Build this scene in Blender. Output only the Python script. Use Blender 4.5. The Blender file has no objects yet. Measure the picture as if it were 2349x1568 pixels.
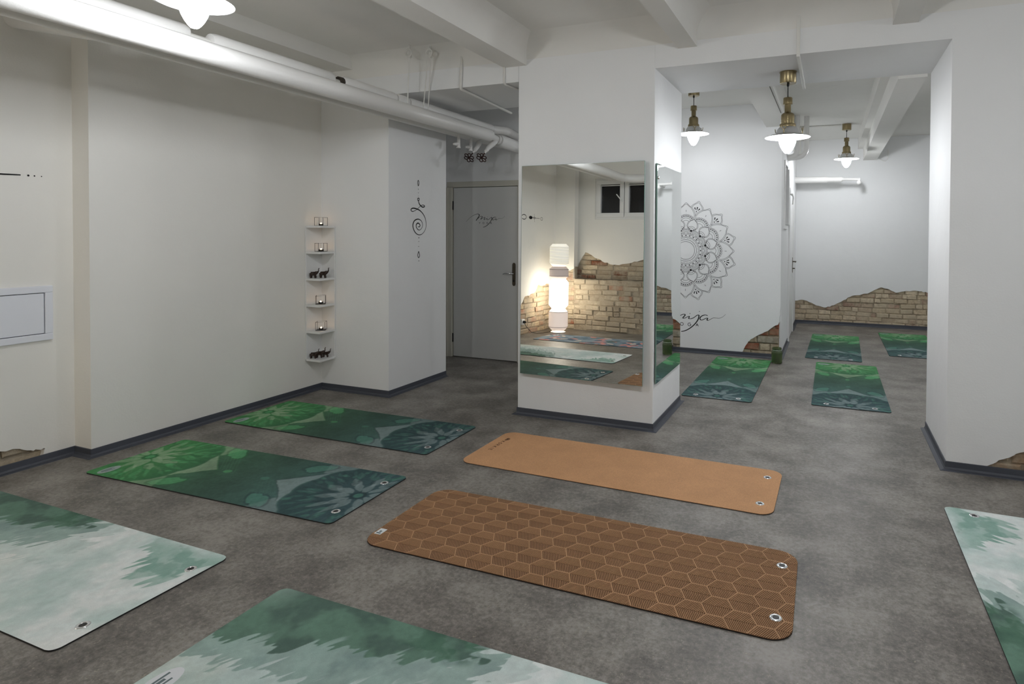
import bpy, bmesh, math, random
import numpy as np
from mathutils import Matrix, Vector
PI = math.pi
sc = bpy.context.scene
COL = sc.collection
rnd = random.Random(7)

# ------------------------------------------------------------------ helpers
def s2l(c):
    return tuple(((x/12.92) if x <= 0.04045 else ((x+0.055)/1.055)**2.4) for x in c)
def rgb(r, g, b):
    return s2l((r/255, g/255, b/255))

class MB:
    """collects verts / faces and links them as one mesh object"""
    def __init__(s): s.v = []; s.f = []; s.m = []
    def add(s, vs, fs, mi=0):
        o = len(s.v); s.v += [tuple(p) for p in vs]
        for f in fs: s.f.append([o+i for i in f]); s.m.append(mi)
        return s
    def box(s, x0, x1, y0, y1, z0, z1, mi=0, M=None):
        vs = [(x, y, z) for z in (z0, z1) for (x, y) in ((x0, y0), (x1, y0), (x1, y1), (x0, y1))]
        if M is not None: vs = [M @ Vector(p) for p in vs]
        return s.add(vs, [(3, 2, 1, 0), (4, 5, 6, 7), (0, 1, 5, 4), (1, 2, 6, 5), (2, 3, 7, 6), (3, 0, 4, 7)], mi)
    def prism(s, base, off, mi=0):
        n = len(base); off = Vector(off); a = [Vector(p) for p in base]
        vs = a + [p+off for p in a]
        return s.add(vs, [list(range(n))[::-1], list(range(n, 2*n))] + [(i, (i+1) % n, n+(i+1) % n, n+i) for i in range(n)], mi)
    def lathe(s, prof, n=32, mi=0, M=None, cap=True):
        vs = []; fs = []
        for (r, z) in prof:
            for k in range(n):
                a = 2*PI*k/n; p = Vector((r*math.cos(a), r*math.sin(a), z)); vs.append(M @ p if M is not None else p)
        for i in range(len(prof)-1):
            for k in range(n):
                k2 = (k+1) % n; fs.append((i*n+k, i*n+k2, (i+1)*n+k2, (i+1)*n+k))
        if cap:
            if prof[0][0] > 1e-6: fs.append(list(range(n))[::-1])
            if prof[-1][0] > 1e-6: fs.append([(len(prof)-1)*n+k for k in range(n)])
        return s.add(vs, fs, mi)
    def tube(s, path, r, n=12, mi=0, closed=False, cap=True):
        P = [Vector(p) for p in path]; m = len(P); rr = r if isinstance(r, (list, tuple)) else [r]*m
        T = []
        for i in range(m):
            if closed: d = P[(i+1) % m]-P[i-1]
            else: d = P[min(i+1, m-1)]-P[max(i-1, 0)]
            T.append(d.normalized() if d.length > 1e-9 else Vector((0, 0, 1)))
        up = Vector((0, 0, 1)) if abs(T[0].z) < .9 else Vector((1, 0, 0))
        u = T[0].cross(up).normalized(); vs = []; fs = []
        for i in range(m):
            u = (u - T[i]*u.dot(T[i])).normalized(); w = T[i].cross(u)
            for k in range(n):
                a = 2*PI*k/n; vs.append(P[i] + (u*math.cos(a)+w*math.sin(a))*rr[i])
        for i in range(m if closed else m-1):
            j = (i+1) % m
            for k in range(n):
                k2 = (k+1) % n; fs.append((i*n+k, i*n+k2, j*n+k2, j*n+k))
        if cap and not closed: fs += [list(range(n))[::-1], [(m-1)*n+k for k in range(n)]]
        return s.add(vs, fs, mi)
    def ball(s, c, r, n=14, mi=0, sc3=(1, 1, 1), M=None):
        vs = []; fs = []; h = n//2
        for i in range(h+1):
            t = PI*i/h
            for k in range(n):
                a = 2*PI*k/n
                p = Vector((r*sc3[0]*math.sin(t)*math.cos(a), r*sc3[1]*math.sin(t)*math.sin(a), r*sc3[2]*math.cos(t)))
                if M is not None: p = M @ p
                vs.append(p+Vector(c))
        for i in range(h):
            for k in range(n):
                k2 = (k+1) % n; fs.append((i*n+k2, i*n+k, (i+1)*n+k, (i+1)*n+k2))
        return s.add(vs, fs, mi)
    def build(s, name, mats, parent=None, smooth=None, bevel=0, loc=None):
        me = bpy.data.meshes.new(name); me.from_pydata(s.v, [], s.f)
        mats = mats if isinstance(mats, (list, tuple)) else [mats]
        for m in mats: me.materials.append(m)
        if len(mats) > 1: me.polygons.foreach_set('material_index', s.m)
        me.update()
        bm = bmesh.new(); bm.from_mesh(me); bmesh.ops.recalc_face_normals(bm, faces=bm.faces); bm.to_mesh(me); bm.free()
        o = bpy.data.objects.new(name, me); COL.objects.link(o)
        if loc is not None: o.location = loc
        if parent is not None: o.parent = parent
        if smooth:
            me.polygons.foreach_set('use_smooth', [True]*len(me.polygons))
            ang = math.radians(smooth)
            bm = bmesh.new(); bm.from_mesh(me)
            for e in bm.edges:
                if len(e.link_faces) == 2 and e.calc_face_angle(0) > ang: e.smooth = False
            bm.to_mesh(me); bm.free()
        if bevel:
            b = o.modifiers.new('bevel', 'BEVEL'); b.width = bevel; b.segments = 2; b.limit_method = 'ANGLE'
        return o

def tag(o, label=None, cat=None, group=None, kind=None):
    if label: o['label'] = label
    if cat: o['category'] = cat
    if group: o['group'] = group
    if kind: o['kind'] = kind
    return o
def thing(name, label, cat, loc=(0, 0, 0), rz=0, group=None):
    o = bpy.data.objects.new(name, None); COL.objects.link(o)
    o.empty_display_size = .05; o.location = loc; o.rotation_euler = (0, 0, rz)
    return tag(o, label, cat, group)
def struct(mb, name, mats, **k):
    o = mb.build(name, mats, **k); o['kind'] = 'structure'; return o
def dup(root, loc, rz, label, group=None):
    r = root.copy(); COL.objects.link(r); r.location = loc; r.rotation_euler = (0, 0, rz); r['label'] = label
    if group: r['group'] = group
    for ch in list(root.children):
        c = ch.copy(); COL.objects.link(c); c.parent = r
        for g in list(ch.children):
            d = g.copy(); COL.objects.link(d); d.parent = c
    return r

# ------------------------------------------------------------------ materials
def mat(name, col, rough=.6, metal=0, spec=.5, emit=None, es=0, trans=0, coat=0):
    m = bpy.data.materials.new(name); m.use_nodes = True
    b = m.node_tree.nodes['Principled BSDF']
    b.inputs['Base Color'].default_value = (*col, 1); b.inputs['Roughness'].default_value = rough
    b.inputs['Metallic'].default_value = metal; b.inputs['Specular IOR Level'].default_value = spec
    if emit: b.inputs['Emission Color'].default_value = (*emit, 1); b.inputs['Emission Strength'].default_value = es
    if trans: b.inputs['Transmission Weight'].default_value = trans
    if coat: b.inputs['Coat Weight'].default_value = coat
    return m
def nd(m, t, **kw):
    n = m.node_tree.nodes.new(t)
    for k, v in kw.items():
        if k in n.inputs.keys(): n.inputs[k].default_value = v
        else: setattr(n, k, v)
    return n
def lk(m, a, b): m.node_tree.links.new(a, b)
def bsdf(m): return m.node_tree.nodes['Principled BSDF']
def ramp(m, stops):
    n = nd(m, 'ShaderNodeValToRGB'); r = n.color_ramp
    while len(r.elements) < len(stops): r.elements.new(.5)
    for e, (p, c) in zip(r.elements, stops): e.position = p; e.color = (*c, 1)
    return n
def add_bump(m, scale, strength, dist=.01, detail=4):
    tc = nd(m, 'ShaderNodeTexCoord'); n = nd(m, 'ShaderNodeTexNoise', Scale=scale, Detail=detail)
    b = nd(m, 'ShaderNodeBump', Strength=strength, Distance=dist)
    lk(m, tc.outputs['Object'], n.inputs['Vector']); lk(m, n.outputs['Fac'], b.inputs['Height']); lk(m, b.outputs['Normal'], bsdf(m).inputs['Normal'])
def plaster(name, c):
    m = mat(name, c, .75, spec=.25)
    tc = nd(m, 'ShaderNodeTexCoord')
    n = nd(m, 'ShaderNodeTexNoise', Scale=1.7, Detail=3); n2 = nd(m, 'ShaderNodeTexNoise', Scale=90, Detail=3)
    lk(m, tc.outputs['Object'], n.inputs['Vector']); lk(m, tc.outputs['Object'], n2.inputs['Vector'])
    r = ramp(m, [(.3, tuple(x*.965 for x in c)), (.7, c)])
    lk(m, n.outputs['Fac'], r.inputs['Fac']); lk(m, r.outputs['Color'], bsdf(m).inputs['Base Color'])
    n3 = nd(m, 'ShaderNodeTexNoise', Scale=5, Detail=2); lk(m, tc.outputs['Object'], n3.inputs['Vector'])
    b = nd(m, 'ShaderNodeBump', Strength=.12, Distance=.006); b2 = nd(m, 'ShaderNodeBump', Strength=.25, Distance=.02)
    lk(m, n2.outputs['Fac'], b.inputs['Height']); lk(m, n3.outputs['Fac'], b2.inputs['Height'])
    lk(m, b2.outputs['Normal'], b.inputs['Normal']); lk(m, b.outputs['Normal'], bsdf(m).inputs['Normal'])
    return m
M = {}
M['wall'] = plaster('white_plaster', (.855, .86, .86))
M['cream'] = plaster('cream_plaster', (.86, .845, .80))
M['ceil'] = plaster('ceiling_paint', (.84, .83, .795))
M['pipe'] = mat('pipe_gloss_paint', (.80, .79, .77), .32, spec=.5); add_bump(M['pipe'], 60, .25, .004)
M['skirt'] = mat('grey_vinyl_skirting', rgb(72, 75, 83), .5, spec=.35)
M['white'] = mat('white_lacquer', (.80, .80, .79), .35)
M['plastic'] = mat('white_plastic', (.80, .82, .88), .4)
M['door'] = mat('door_paint', (.70, .70, .68), .4); add_bump(M['door'], 300, .05, .001)
M['frame'] = mat('door_frame_paint', (.62, .60, .52), .4)
M['black'] = mat('black_paint', (.012, .011, .011), .5)
M['ink'] = mat('black_wall_paint', (.02, .02, .02), .8, spec=.1)
M['rubber'] = mat('black_rubber', (.012, .013, .013), .8)
M['bronze'] = mat('bronzed_steel', rgb(96, 88, 76), .35, metal=.9)
M['brass'] = mat('brushed_brass', rgb(150, 136, 104), .3, metal=1)
M['alu'] = mat('aluminium_shade', rgb(215, 215, 215), .42, metal=1)
M['shadein'] = mat('shade_white_inside', (.85, .85, .85), .5)
M['chrome'] = mat('chrome', (.85, .86, .88), .14, metal=1)
M['globe'] = mat('lit_opal_glass', (.9, .9, .9), .3, emit=(.90, .96, 1.0), es=150)
M['cast'] = mat('dark_red_cast_iron', rgb(50, 22, 18), .5, metal=.3)
M['mirror'] = mat('mirror_glass', (.90, .92, .91), .0, metal=1)
M['mirroredge'] = mat('mirror_edge', rgb(120, 150, 140), .2)
M['dark'] = mat('night_glass', (.010, .010, .012), .05, spec=.6)
M['wood'] = mat('dark_carved_wood', rgb(46, 28, 18), .45); add_bump(M['wood'], 80, .3, .002)
M['wax'] = mat('candle_wax', (.8, .72, .6), .5)
M['flame'] = mat('candle_flame', (1, .8, .5), .5, emit=(1, .62, .30), es=22)
M['tag'] = mat('white_cloth_tag', (.75, .78, .80), .8)
M['badge'] = mat('grey_print', rgb(150, 165, 160), .8)
M['badgeink'] = mat('grey_print_ink', rgb(105, 118, 120), .8)
M['wbadge'] = mat('white_print', (.72, .74, .76), .8)
M['corkink'] = mat('burnt_cork_print', rgb(92, 60, 36), .9)
M['jar'] = mat('green_glass', rgb(150, 172, 122), .06, trans=.85, spec=.5)
M['conduit'] = mat('conduit_paint', (.76, .75, .71), .4)
M['grime'] = mat('soot_crack', rgb(60, 54, 46), .9)
# lantern paper
M['paper'] = mat('lit_paper_shade', (.9, .88, .84), .8, emit=(1, .90, .74), es=8)
M['paper2'] = mat('lit_paper_shade_upper', (.9, .88, .84), .8, emit=(1, .92, .76), es=.55)
M['paper3'] = mat('pale_fabric_shade', (.75, .68, .64), .8, emit=(1, .80, .70), es=.42)
M['paper4'] = mat('grey_fabric_band', rgb(170, 160, 158), .8, emit=(1, .8, .7), es=.2)
# floor
def floor_mat():
    m = mat('vinyl_floor', (.1, .1, .1), .42, spec=.45)
    tc = nd(m, 'ShaderNodeTexCoord')
    a = nd(m, 'ShaderNodeTexNoise', Scale=3.2, Detail=6, Roughness=.65); b = nd(m, 'ShaderNodeTexNoise', Scale=46, Detail=7, Roughness=.8)
    c = nd(m, 'ShaderNodeTexNoise', Scale=75, Detail=3, Roughness=.6, Distortion=1.6)
    for n in (a, b, c): lk(m, tc.outputs['Object'], n.inputs['Vector'])
    mx = nd(m, 'ShaderNodeMath', operation='MULTIPLY_ADD'); lk(m, a.outputs['Fac'], mx.inputs[0]); mx.inputs[1].default_value = .5
    mul = nd(m, 'ShaderNodeMath', operation='MULTIPLY'); lk(m, b.outputs['Fac'], mul.inputs[0]); mul.inputs[1].default_value = .56
    lk(m, mul.outputs[0], mx.inputs[2])
    r = ramp(m, [(.38, rgb(66, 63, 59)), (.5, rgb(108, 103, 97)), (.63, rgb(148, 143, 136))])
    lk(m, mx.outputs[0], r.inputs['Fac'])
    fl = ramp(m, [(.62, (0, 0, 0)), (.70, (1, 1, 1))]); lk(m, c.outputs['Fac'], fl.inputs['Fac'])
    mix = nd(m, 'ShaderNodeMix', data_type='RGBA'); mix.inputs[7].default_value = (*rgb(178, 170, 152), 1)
    ml = nd(m, 'ShaderNodeMath', operation='MULTIPLY'); ml.inputs[1].default_value = .55
    lk(m, fl.outputs['Color'], ml.inputs[0]); lk(m, ml.outputs[0], mix.inputs[0]); lk(m, r.outputs['Color'], mix.inputs[6])
    lk(m, mix.outputs[2], bsdf(m).inputs['Base Color'])
    rr = nd(m, 'ShaderNodeMapRange'); rr.inputs['To Min'].default_value = .34; rr.inputs['To Max'].default_value = .56
    lk(m, b.outputs['Fac'], rr.inputs['Value']); lk(m, rr.outputs[0], bsdf(m).inputs['Roughness'])
    bp = nd(m, 'ShaderNodeBump', Strength=.12, Distance=.003); lk(m, b.outputs['Fac'], bp.inputs['Height']); lk(m, bp.outputs['Normal'], bsdf(m).inputs['Normal'])
    return m
M['floor'] = floor_mat()
def brick_mat(name, dirt, cover=.75, lo=.44):
    m = mat(name, (.5, .45, .38), .9, spec=.15)
    at = nd(m, 'ShaderNodeVertexColor', layer_name='tone'); tc = nd(m, 'ShaderNodeTexCoord')
    a = nd(m, 'ShaderNodeTexNoise', Scale=26, Detail=6, Roughness=.7); b = nd(m, 'ShaderNodeTexNoise', Scale=5.5, Detail=5, Roughness=.65)
    for n in (a, b): lk(m, tc.outputs['Object'], n.inputs['Vector'])
    r = ramp(m, [(.3, (.50, .46, .42)), (.62, (1.1, 1.08, 1.05))]); lk(m, a.outputs['Fac'], r.inputs['Fac'])
    mx = nd(m, 'ShaderNodeMix', data_type='RGBA', blend_type='MULTIPLY'); mx.inputs[0].default_value = .8
    lk(m, at.outputs['Color'], mx.inputs[6]); lk(m, r.outputs['Color'], mx.inputs[7])
    r2 = ramp(m, [(lo, (0, 0, 0)), (lo+.2, (1, 1, 1))]); lk(m, b.outputs['Fac'], r2.inputs['Fac'])
    ml = nd(m, 'ShaderNodeMath', operation='MULTIPLY'); ml.inputs[1].default_value = cover; lk(m, r2.outputs['Color'], ml.inputs[0])
    mx2 = nd(m, 'ShaderNodeMix', data_type='RGBA'); mx2.inputs[7].default_value = (*dirt, 1)
    lk(m, ml.outputs[0], mx2.inputs[0]); lk(m, mx.outputs[2], mx2.inputs[6]); lk(m, mx2.outputs[2], bsdf(m).inputs['Base Color'])
    bp = nd(m, 'ShaderNodeBump', Strength=.7, Distance=.012); lk(m, a.outputs['Fac'], bp.inputs['Height']); lk(m, bp.outputs['Normal'], bsdf(m).inputs['Normal'])
    return m
M['brick'] = brick_mat('limewashed_brick', rgb(192, 178, 154), .85, .40)
M['brickback'] = brick_mat('worn_brick', rgb(176, 164, 145), .92, .36)
M['brickred'] = brick_mat('old_red_brick', rgb(150, 134, 112))
def attr_mat(name, rough=.85):
    m = mat(name, (.5, .5, .5), rough, spec=.2)
    at = nd(m, 'ShaderNodeVertexColor', layer_name='print'); tc = nd(m, 'ShaderNodeTexCoord')
    n = nd(m, 'ShaderNodeTexNoise', Scale=420, Detail=2); lk(m, tc.outputs['Object'], n.inputs['Vector'])
    r = ramp(m, [(.3, (.9, .9, .9)), (.7, (1.08, 1.08, 1.08))]); lk(m, n.outputs['Fac'], r.inputs['Fac'])
    mx = nd(m, 'ShaderNodeMix', data_type='RGBA', blend_type='MULTIPLY'); mx.inputs[0].default_value = .7
    lk(m, at.outputs['Color'], mx.inputs[6]); lk(m, r.outputs['Color'], mx.inputs[7]); lk(m, mx.outputs[2], bsdf(m).inputs['Base Color'])
    return m
M['print'] = attr_mat('printed_mat_fabric')
def cork_mat(name, c):
    m = mat(name, c, .8, spec=.25); tc = nd(m, 'ShaderNodeTexCoord')
    n = nd(m, 'ShaderNodeTexNoise', Scale=240, Detail=3, Roughness=.7); n2 = nd(m, 'ShaderNodeTexNoise', Scale=6, Detail=3)
    for k in (n, n2): lk(m, tc.outputs['Object'], k.inputs['Vector'])
    r = ramp(m, [(.32, tuple(x*.80 for x in c)), (.66, tuple(min(1, x*1.12) for x in c))]); lk(m, n.outputs['Fac'], r.inputs['Fac'])
    r2 = ramp(m, [(.3, (.93, .93, .93)), (.7, (1.04, 1.04, 1.04))]); lk(m, n2.outputs['Fac'], r2.inputs['Fac'])
    mx = nd(m, 'ShaderNodeMix', data_type='RGBA', blend_type='MULTIPLY'); mx.inputs[0].default_value = 1
    lk(m, r.outputs['Color'], mx.inputs[6]); lk(m, r2.outputs['Color'], mx.inputs[7]); lk(m, mx.outputs[2], bsdf(m).inputs['Base Color'])
    return m
M['cork'] = cork_mat('cork', rgb(204, 156, 114))
M['corkline'] = cork_mat('cork_raised', rgb(178, 138, 103))
M['corkfill'] = cork_mat('cork_ridge', rgb(164, 125, 92))
M['corkgroove'] = cork_mat('cork_groove', rgb(84, 57, 38))

# ------------------------------------------------------------------ key planes of the room
XL0, XL1, XL3 = -4.505, -4.336, -3.573        # alcove wall, left wall, left pier
YS, YC1, YC2 = 2.347, 4.199, 5.035            # step in left wall; front and back of pillars and beam
XC1, XC2, XR = -2.300, -1.189, 0.672          # mirrored pillar, right pillar
ZB, ZC = 2.623, 2.95                          # beam soffit, ceiling
YM, YF, XD = 7.204, 10.302, -0.529            # mandala wall, far wall, side wall with door
YB, YN = -.55, -.80                           # rear wall, back of its window niche
XE, YD = 3.3, 5.885                           # right end of rooms, wall with the grey door

# ---- shell
struct(MB().box(-4.9, XE+.2, YN-.3, YF+.3, -.12, 0), 'floor', M['floor'])
struct(MB().box(-4.9, XE+.2, YN-.3, YF+.3, ZC, ZC+.15), 'ceiling', M['ceil'])

def profile(pts, n=5, amp=.006, seed=1):
    r = random.Random(seed); out = [pts[0]]
    for a, b in zip(pts, pts[1:]):
        for k in range(1, n+1):
            t = k/n; p = (a[0]+(b[0]-a[0])*t, a[1]+(b[1]-a[1])*t)
            if k < n: p = (p[0]+r.uniform(-amp, amp)*.6, p[1]+r.uniform(-amp, amp))
            out.append(p)
    return out
def wall_poly(name, axis, c, depth, poly, m):
    """plaster slab: poly in (s, z); face at axis=c, thickness goes to c+depth"""
    if axis == 'y': base = [(s, c, z) for s, z in poly]; off = (0, depth, 0)
    else: base = [(c, s, z) for s, z in poly]; off = (depth, 0, 0)
    return struct(MB().prism(base, off), name, m)
def bricks(name, axis, c, sgn, s0, s1, z0, z1, m, parent, course=.078, length=.27, seed=1, tones=None, rough=.010, rec=.022):
    """exposed brickwork standing rec behind face c (sgn = direction into the wall)"""
    r = random.Random(seed); mb = MB(); cols = []
    tones = tones or [(rgb(216, 202, 178), 6), (rgb(202, 186, 160), 4), (rgb(188, 168, 148), 2), (rgb(176, 146, 130), 1.6), (rgb(170, 108, 84), .35)]
    mort = rgb(160, 148, 130)
    def put(a, b, cc, d, dep):
        q = [r.uniform(-.0055, .0055) for _ in range(8)]
        f = dep+r.uniform(-rough, rough); tilt = r.uniform(-.003, .003); tl = r.uniform(-.003, .003)
        pts = [(a+q[0], cc+q[1]), (b+q[2], cc+q[3]), (b+q[4], d+q[5]), (a+q[6], d+q[7])]
        i = .009
        inn = [(pts[0][0]+i, pts[0][1]+i), (pts[1][0]-i, pts[1][1]+i), (pts[2][0]-i, pts[2][1]-i), (pts[3][0]+i, pts[3][1]-i)]
        fr = [f+tilt, f+tl, f-tilt, f-tl]
        lay = [(p, .09) for p in pts] + [(p, fr[k]+.006) for k, p in enumerate(pts)] + [(p, fr[k]) for k, p in enumerate(inn)]
        vs = [((s, c+sgn*dd, z) if axis == 'y' else (c+sgn*dd, s, z)) for (s, z), dd in lay]
        mb.add(vs, [(8, 9, 10, 11)] + [(4+k, 4+(k+1) % 4, 8+(k+1) % 4, 8+k) for k in range(4)] + [(k, (k+1) % 4, 4+(k+1) % 4, 4+k) for k in range(4)])
    z = z0; row = 0
    while z < z1:
        s = s0-r.uniform(0, length); 
        while s < s1:
            L = length*(r.choice([.5, 1, 1, 1]) + r.uniform(-.07, .07))
            a, b = max(s, s0), min(s+L-.013, s1)
            if b-a > .03:
                n0 = len(mb.f); wv = .006*math.sin(s*3.1+row*.9); put(a, b, z+.005+wv, min(z+course-.005+wv, z1), rec)
                t = r.choices([x[0] for x in tones], [x[1] for x in tones])[0]; k = r.uniform(.86, 1.1)
                cols += [tuple(min(1, x*k) for x in t)]*(len(mb.f)-n0)
            s += L
        z += course; row += 1
    n0 = len(mb.f)
    if axis == 'y': mb.box(s0, s1, min(c+sgn*(rec+.012), c+sgn*.12), max(c+sgn*(rec+.012), c+sgn*.12), z0, z1)
    else: mb.box(min(c+sgn*(rec+.012), c+sgn*.12), max(c+sgn*(rec+.012), c+sgn*.12), s0, s1, z0, z1)
    cols += [mort]*(len(mb.f)-n0)
    me = bpy.data.meshes.new(name); me.from_pydata(mb.v, [], mb.f); me.materials.append(m)
    ca = me.color_attributes.new('tone', 'FLOAT_COLOR', 'CORNER'); arr = []
    for p in me.polygons: arr += [*cols[p.index], 1]*p.loop_total
    ca.data.foreach_set('color', arr)
    bm = bmesh.new(); bm.from_mesh(me); bmesh.ops.recalc_face_normals(bm, faces=bm.faces); bm.to_mesh(me); bm.free()
    o = bpy.data.objects.new(name, me); COL.objects.link(o)
    if parent: o.parent = parent
    else: o['kind'] = 'structure'
    return o

# left alcove wall (two broken patches low down)
p1 = profile([(-.8, .74), (-.297, .743), (-.14, .716), (-.014, .743), (.065, .644), (.262, .582), (.40, .572), (.50, .45), (.58, .28), (.66, .12), (.70, 0)], 4, .012, 3)
p2 = profile([(1.52, 0), (1.60, .06), (1.72, .13), (1.86, .145), (1.973, .14), (2.064, .125), (2.116, .099), (2.159, .088), (2.19, .086), (2.178, .043), (2.17, 0)], 3, .006, 5)
wl = wall_poly('wall_left_alcove', 'x', XL0, -.16, p1 + p2 + [(YS+.1, 0), (YS+.1, ZC), (-.8, ZC)], M['cream'])
bricks('exposed_brick', 'x', XL0, -1, -.8, .72, 0, .80, M['brickback'], wl, seed=4, tones=[(rgb(214, 196, 166), 4), (rgb(196, 174, 150), 4), (rgb(190, 146, 124), 1.2)])
bricks('exposed_brick', 'x', XL0, -1, 1.50, 2.22, 0, .17, M['brickback'], wl, seed=6, rough=.012, tones=[(rgb(206, 190, 164), 3), (rgb(150, 122, 96), 3)])
struct(MB().box(-4.85, XL1, YS, YC1+.05, 0, ZC), 'wall_left', M['cream'])
struct(MB().box(-4.85, XL3, YC1, YC2, 0, ZC), 'wall_left_pier', M['wall'])
struct(MB().box(-4.85, -4.42, YC2-.02, YD+.1, 0, ZC), 'wall_left_corridor', M['wall'])
# wall with the grey door (opening for leaf and frame)
wd = MB(); wd.box(-4.85, -4.16, YD, YD+.14, 0, ZC); wd.box(-4.16, -3.14, YD, YD+.14, 2.02, ZC); wd.box(-3.14, -2.52, YD, YD+.14, 0, ZC); wd.box(-2.66, -2.52, YD, YM+.14, 0, ZC)
struct(wd, 'wall_corridor', M['wall'])
# mandala wall, broken at its right corner
pm = profile([(-.998, 0), (-.978, .016), (-.938, .086), (-.908, .14), (-.889, .177), (-.839, .216), (-.746, .274), (-.683, .308), (-.625, .353), (-.560, .392), (XD-.01, .43), (XD-.004, .56)], 3, .006, 9)
wm = wall_poly('wall_mandala', 'y', YM, .14, [(-2.52, 0)] + pm + [(XD, .60), (XD, ZC), (-2.52, ZC)], M['wall'])
bricks('exposed_brick', 'y', YM, 1, -1.0, XD-.02, 0, .45, M['brickred'], wm, course=.085, seed=11, rough=.012,
       tones=[(rgb(158, 92, 70), 3), (rgb(190, 178, 156), 3), (rgb(140, 76, 58), 1.6), (rgb(172, 166, 152), 2)])
# side wall with a window slot and a door
ws = MB(); ws.box(XD-.14, XD, YM+.14, YF, 2.33, ZC); ws.box(XD-.14, XD, YM+.14, 7.56, 0, 2.33); ws.box(XD-.14, XD, 7.56, 8.05, 0, 1.50); ws.box(XD-.14, XD, 8.05, 8.42, 0, 2.33)
ws.box(XD-.14, XD, 8.42, 9.40, 2.06, 2.33); ws.box(XD-.14, XD, 9.40, YF, 0, 2.33)
struct(ws, 'wall_side', M['wall'])
# far wall with a band of limewashed brick
pf = profile([(XD-.05, .353), (-.435, .379), (-.341, .362), (-.208, .298), (-.057, .271), (.053, .311), (.199, .401), (.325, .476), (.544, .519), (.667, .592), (.728, .622), (.82, .605), (.941, .549),
              (1.09, .582), (1.268, .583), (1.367, .567), (1.6, .60), (1.9, .66), (2.15, .74), (2.4, .70), (2.8, .80), (XE+.05, .82)], 4, .008, 12)
wf = wall_poly('wall_far', 'y', YF, .16, pf + [(XE+.05, ZC), (XD-.05, ZC)], M['wall'])
bricks('exposed_brick', 'y', YF, 1, XD-.02, XE, 0, .86, M['brick'], wf, course=.074, length=.19, seed=21)
# right pillar / wall with a broken patch at the floor
pr = profile([(.838, 0), (.851, .020), (.882, .049), (.933, .08), (.998, .118), (1.071, .162), (1.2, .23), (1.45, .30), (1.7, .26), (1.9, .10), (1.96, 0)], 4, .008, 13)
wr = wall_poly('wall_right_pillar', 'y', YC1, .16, [(XR, 0)] + pr + [(XE, 0), (XE, ZC), (XR, ZC)], M['wall'])
struct(MB().box(XR, XE, YC1+.16, YC2, 0, ZC), 'wall_right_pillar_rear', M['wall'])
bricks('exposed_brick', 'y', YC1, 1, .83, 1.98, 0, .33, M['brickback'], wr, seed=15, rough=.012, tones=[(rgb(190, 172, 144), 3), (rgb(160, 136, 112), 3)])
struct(MB().box(XE, XE+.15, YN-.2, YF+.2, 0, ZC), 'wall_right', M['wall'])
# mirrored pillar
struct(MB().box(XC1, XC2, YC1, YC2, 0, ZC), 'wall_pillar', M['wall'], bevel=.006)
# rear wall: left strip, brick dado, window niche
bp = profile([(-4.60, .80), (-4.50, .84), (-4.40, .90), (-4.29, .941), (-4.162, .987)], 4, .012, 17)
wb = wall_poly('wall_rear', 'y', YB, -.12, bp + [(-4.150, .99), (-4.150, ZC), (-4.6, ZC)], M['cream'])
bricks('exposed_brick', 'y', YB, -1, -4.6, -4.145, 0, 1.02, M['brickback'], wb, seed=31)
bricks('exposed_brick', 'y', YB, -1, -4.145, -1.2, 0, .82, M['brickback'], wb, course=.082, length=.25, seed=32, rough=.014, rec=.004,
       tones=[(rgb(204, 192, 172), 5), (rgb(184, 170, 150), 4), (rgb(164, 152, 136), 3), (rgb(178, 128, 104), .5)])
struct(MB().box(-4.145, -1.2, YN, YB-.02, .70, .825), 'trim_1', M['brickback'])
pn = profile([(-4.30, .96), (-4.235, .985), (-4.15, 1.135), (-4.065, 1.26), (-3.977, 1.225), (-3.873, 1.163), (-3.715, 1.095), (-3.522, 1.064), (-3.295, 1.091), (-3.11, 1.137), (-2.9, 1.2), (-2.5, 1.1), (-2.0, 1.12), (-1.2, 1.1)], 4, .012, 19)
wx0, wx1, wz0, wz1 = -3.90, -2.86, 1.805, 2.475
wn = MB()
def yprism(mb, poly, y, d): mb.prism([(s, y, z) for s, z in poly], (0, d, 0))
yprism(wn, pn + [(-1.2, wz0), (-4.30, wz0)], YN, -.14)
wn.box(-4.30, wx0, YN-.14, YN, wz0, ZC); wn.box(wx1, -1.2, YN-.14, YN, wz0, ZC); wn.box(wx0, wx1, YN-.14, YN, wz1, ZC)
wn = struct(wn, 'wall_rear_niche', M['cream'])
bricks('exposed_brick', 'y', YN, -1, -4.30, -1.2, .72, 1.30, M['brickback'], wn, course=.082, seed=33, rough=.012,
       tones=[(rgb(208, 194, 170), 5), (rgb(170, 152, 130), 3), (rgb(132, 84, 62), 1.2)])
# splayed cheek of the niche
struct(MB().prism([(-4.155, YB, .825), (-4.155, YB-.14, .825), (-4.32, YN-.1, .825), (-4.32, YN, .825)], (0, 0, ZC-.825)), 'wall_niche_cheek', M['cream'])
struct(MB().box(-1.2, XE, YN-.14, YN, 0, ZC).box(-1.3, -1.2, YN-.14, YB, 0, ZC), 'wall_rear_right', M['cream'])

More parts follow.
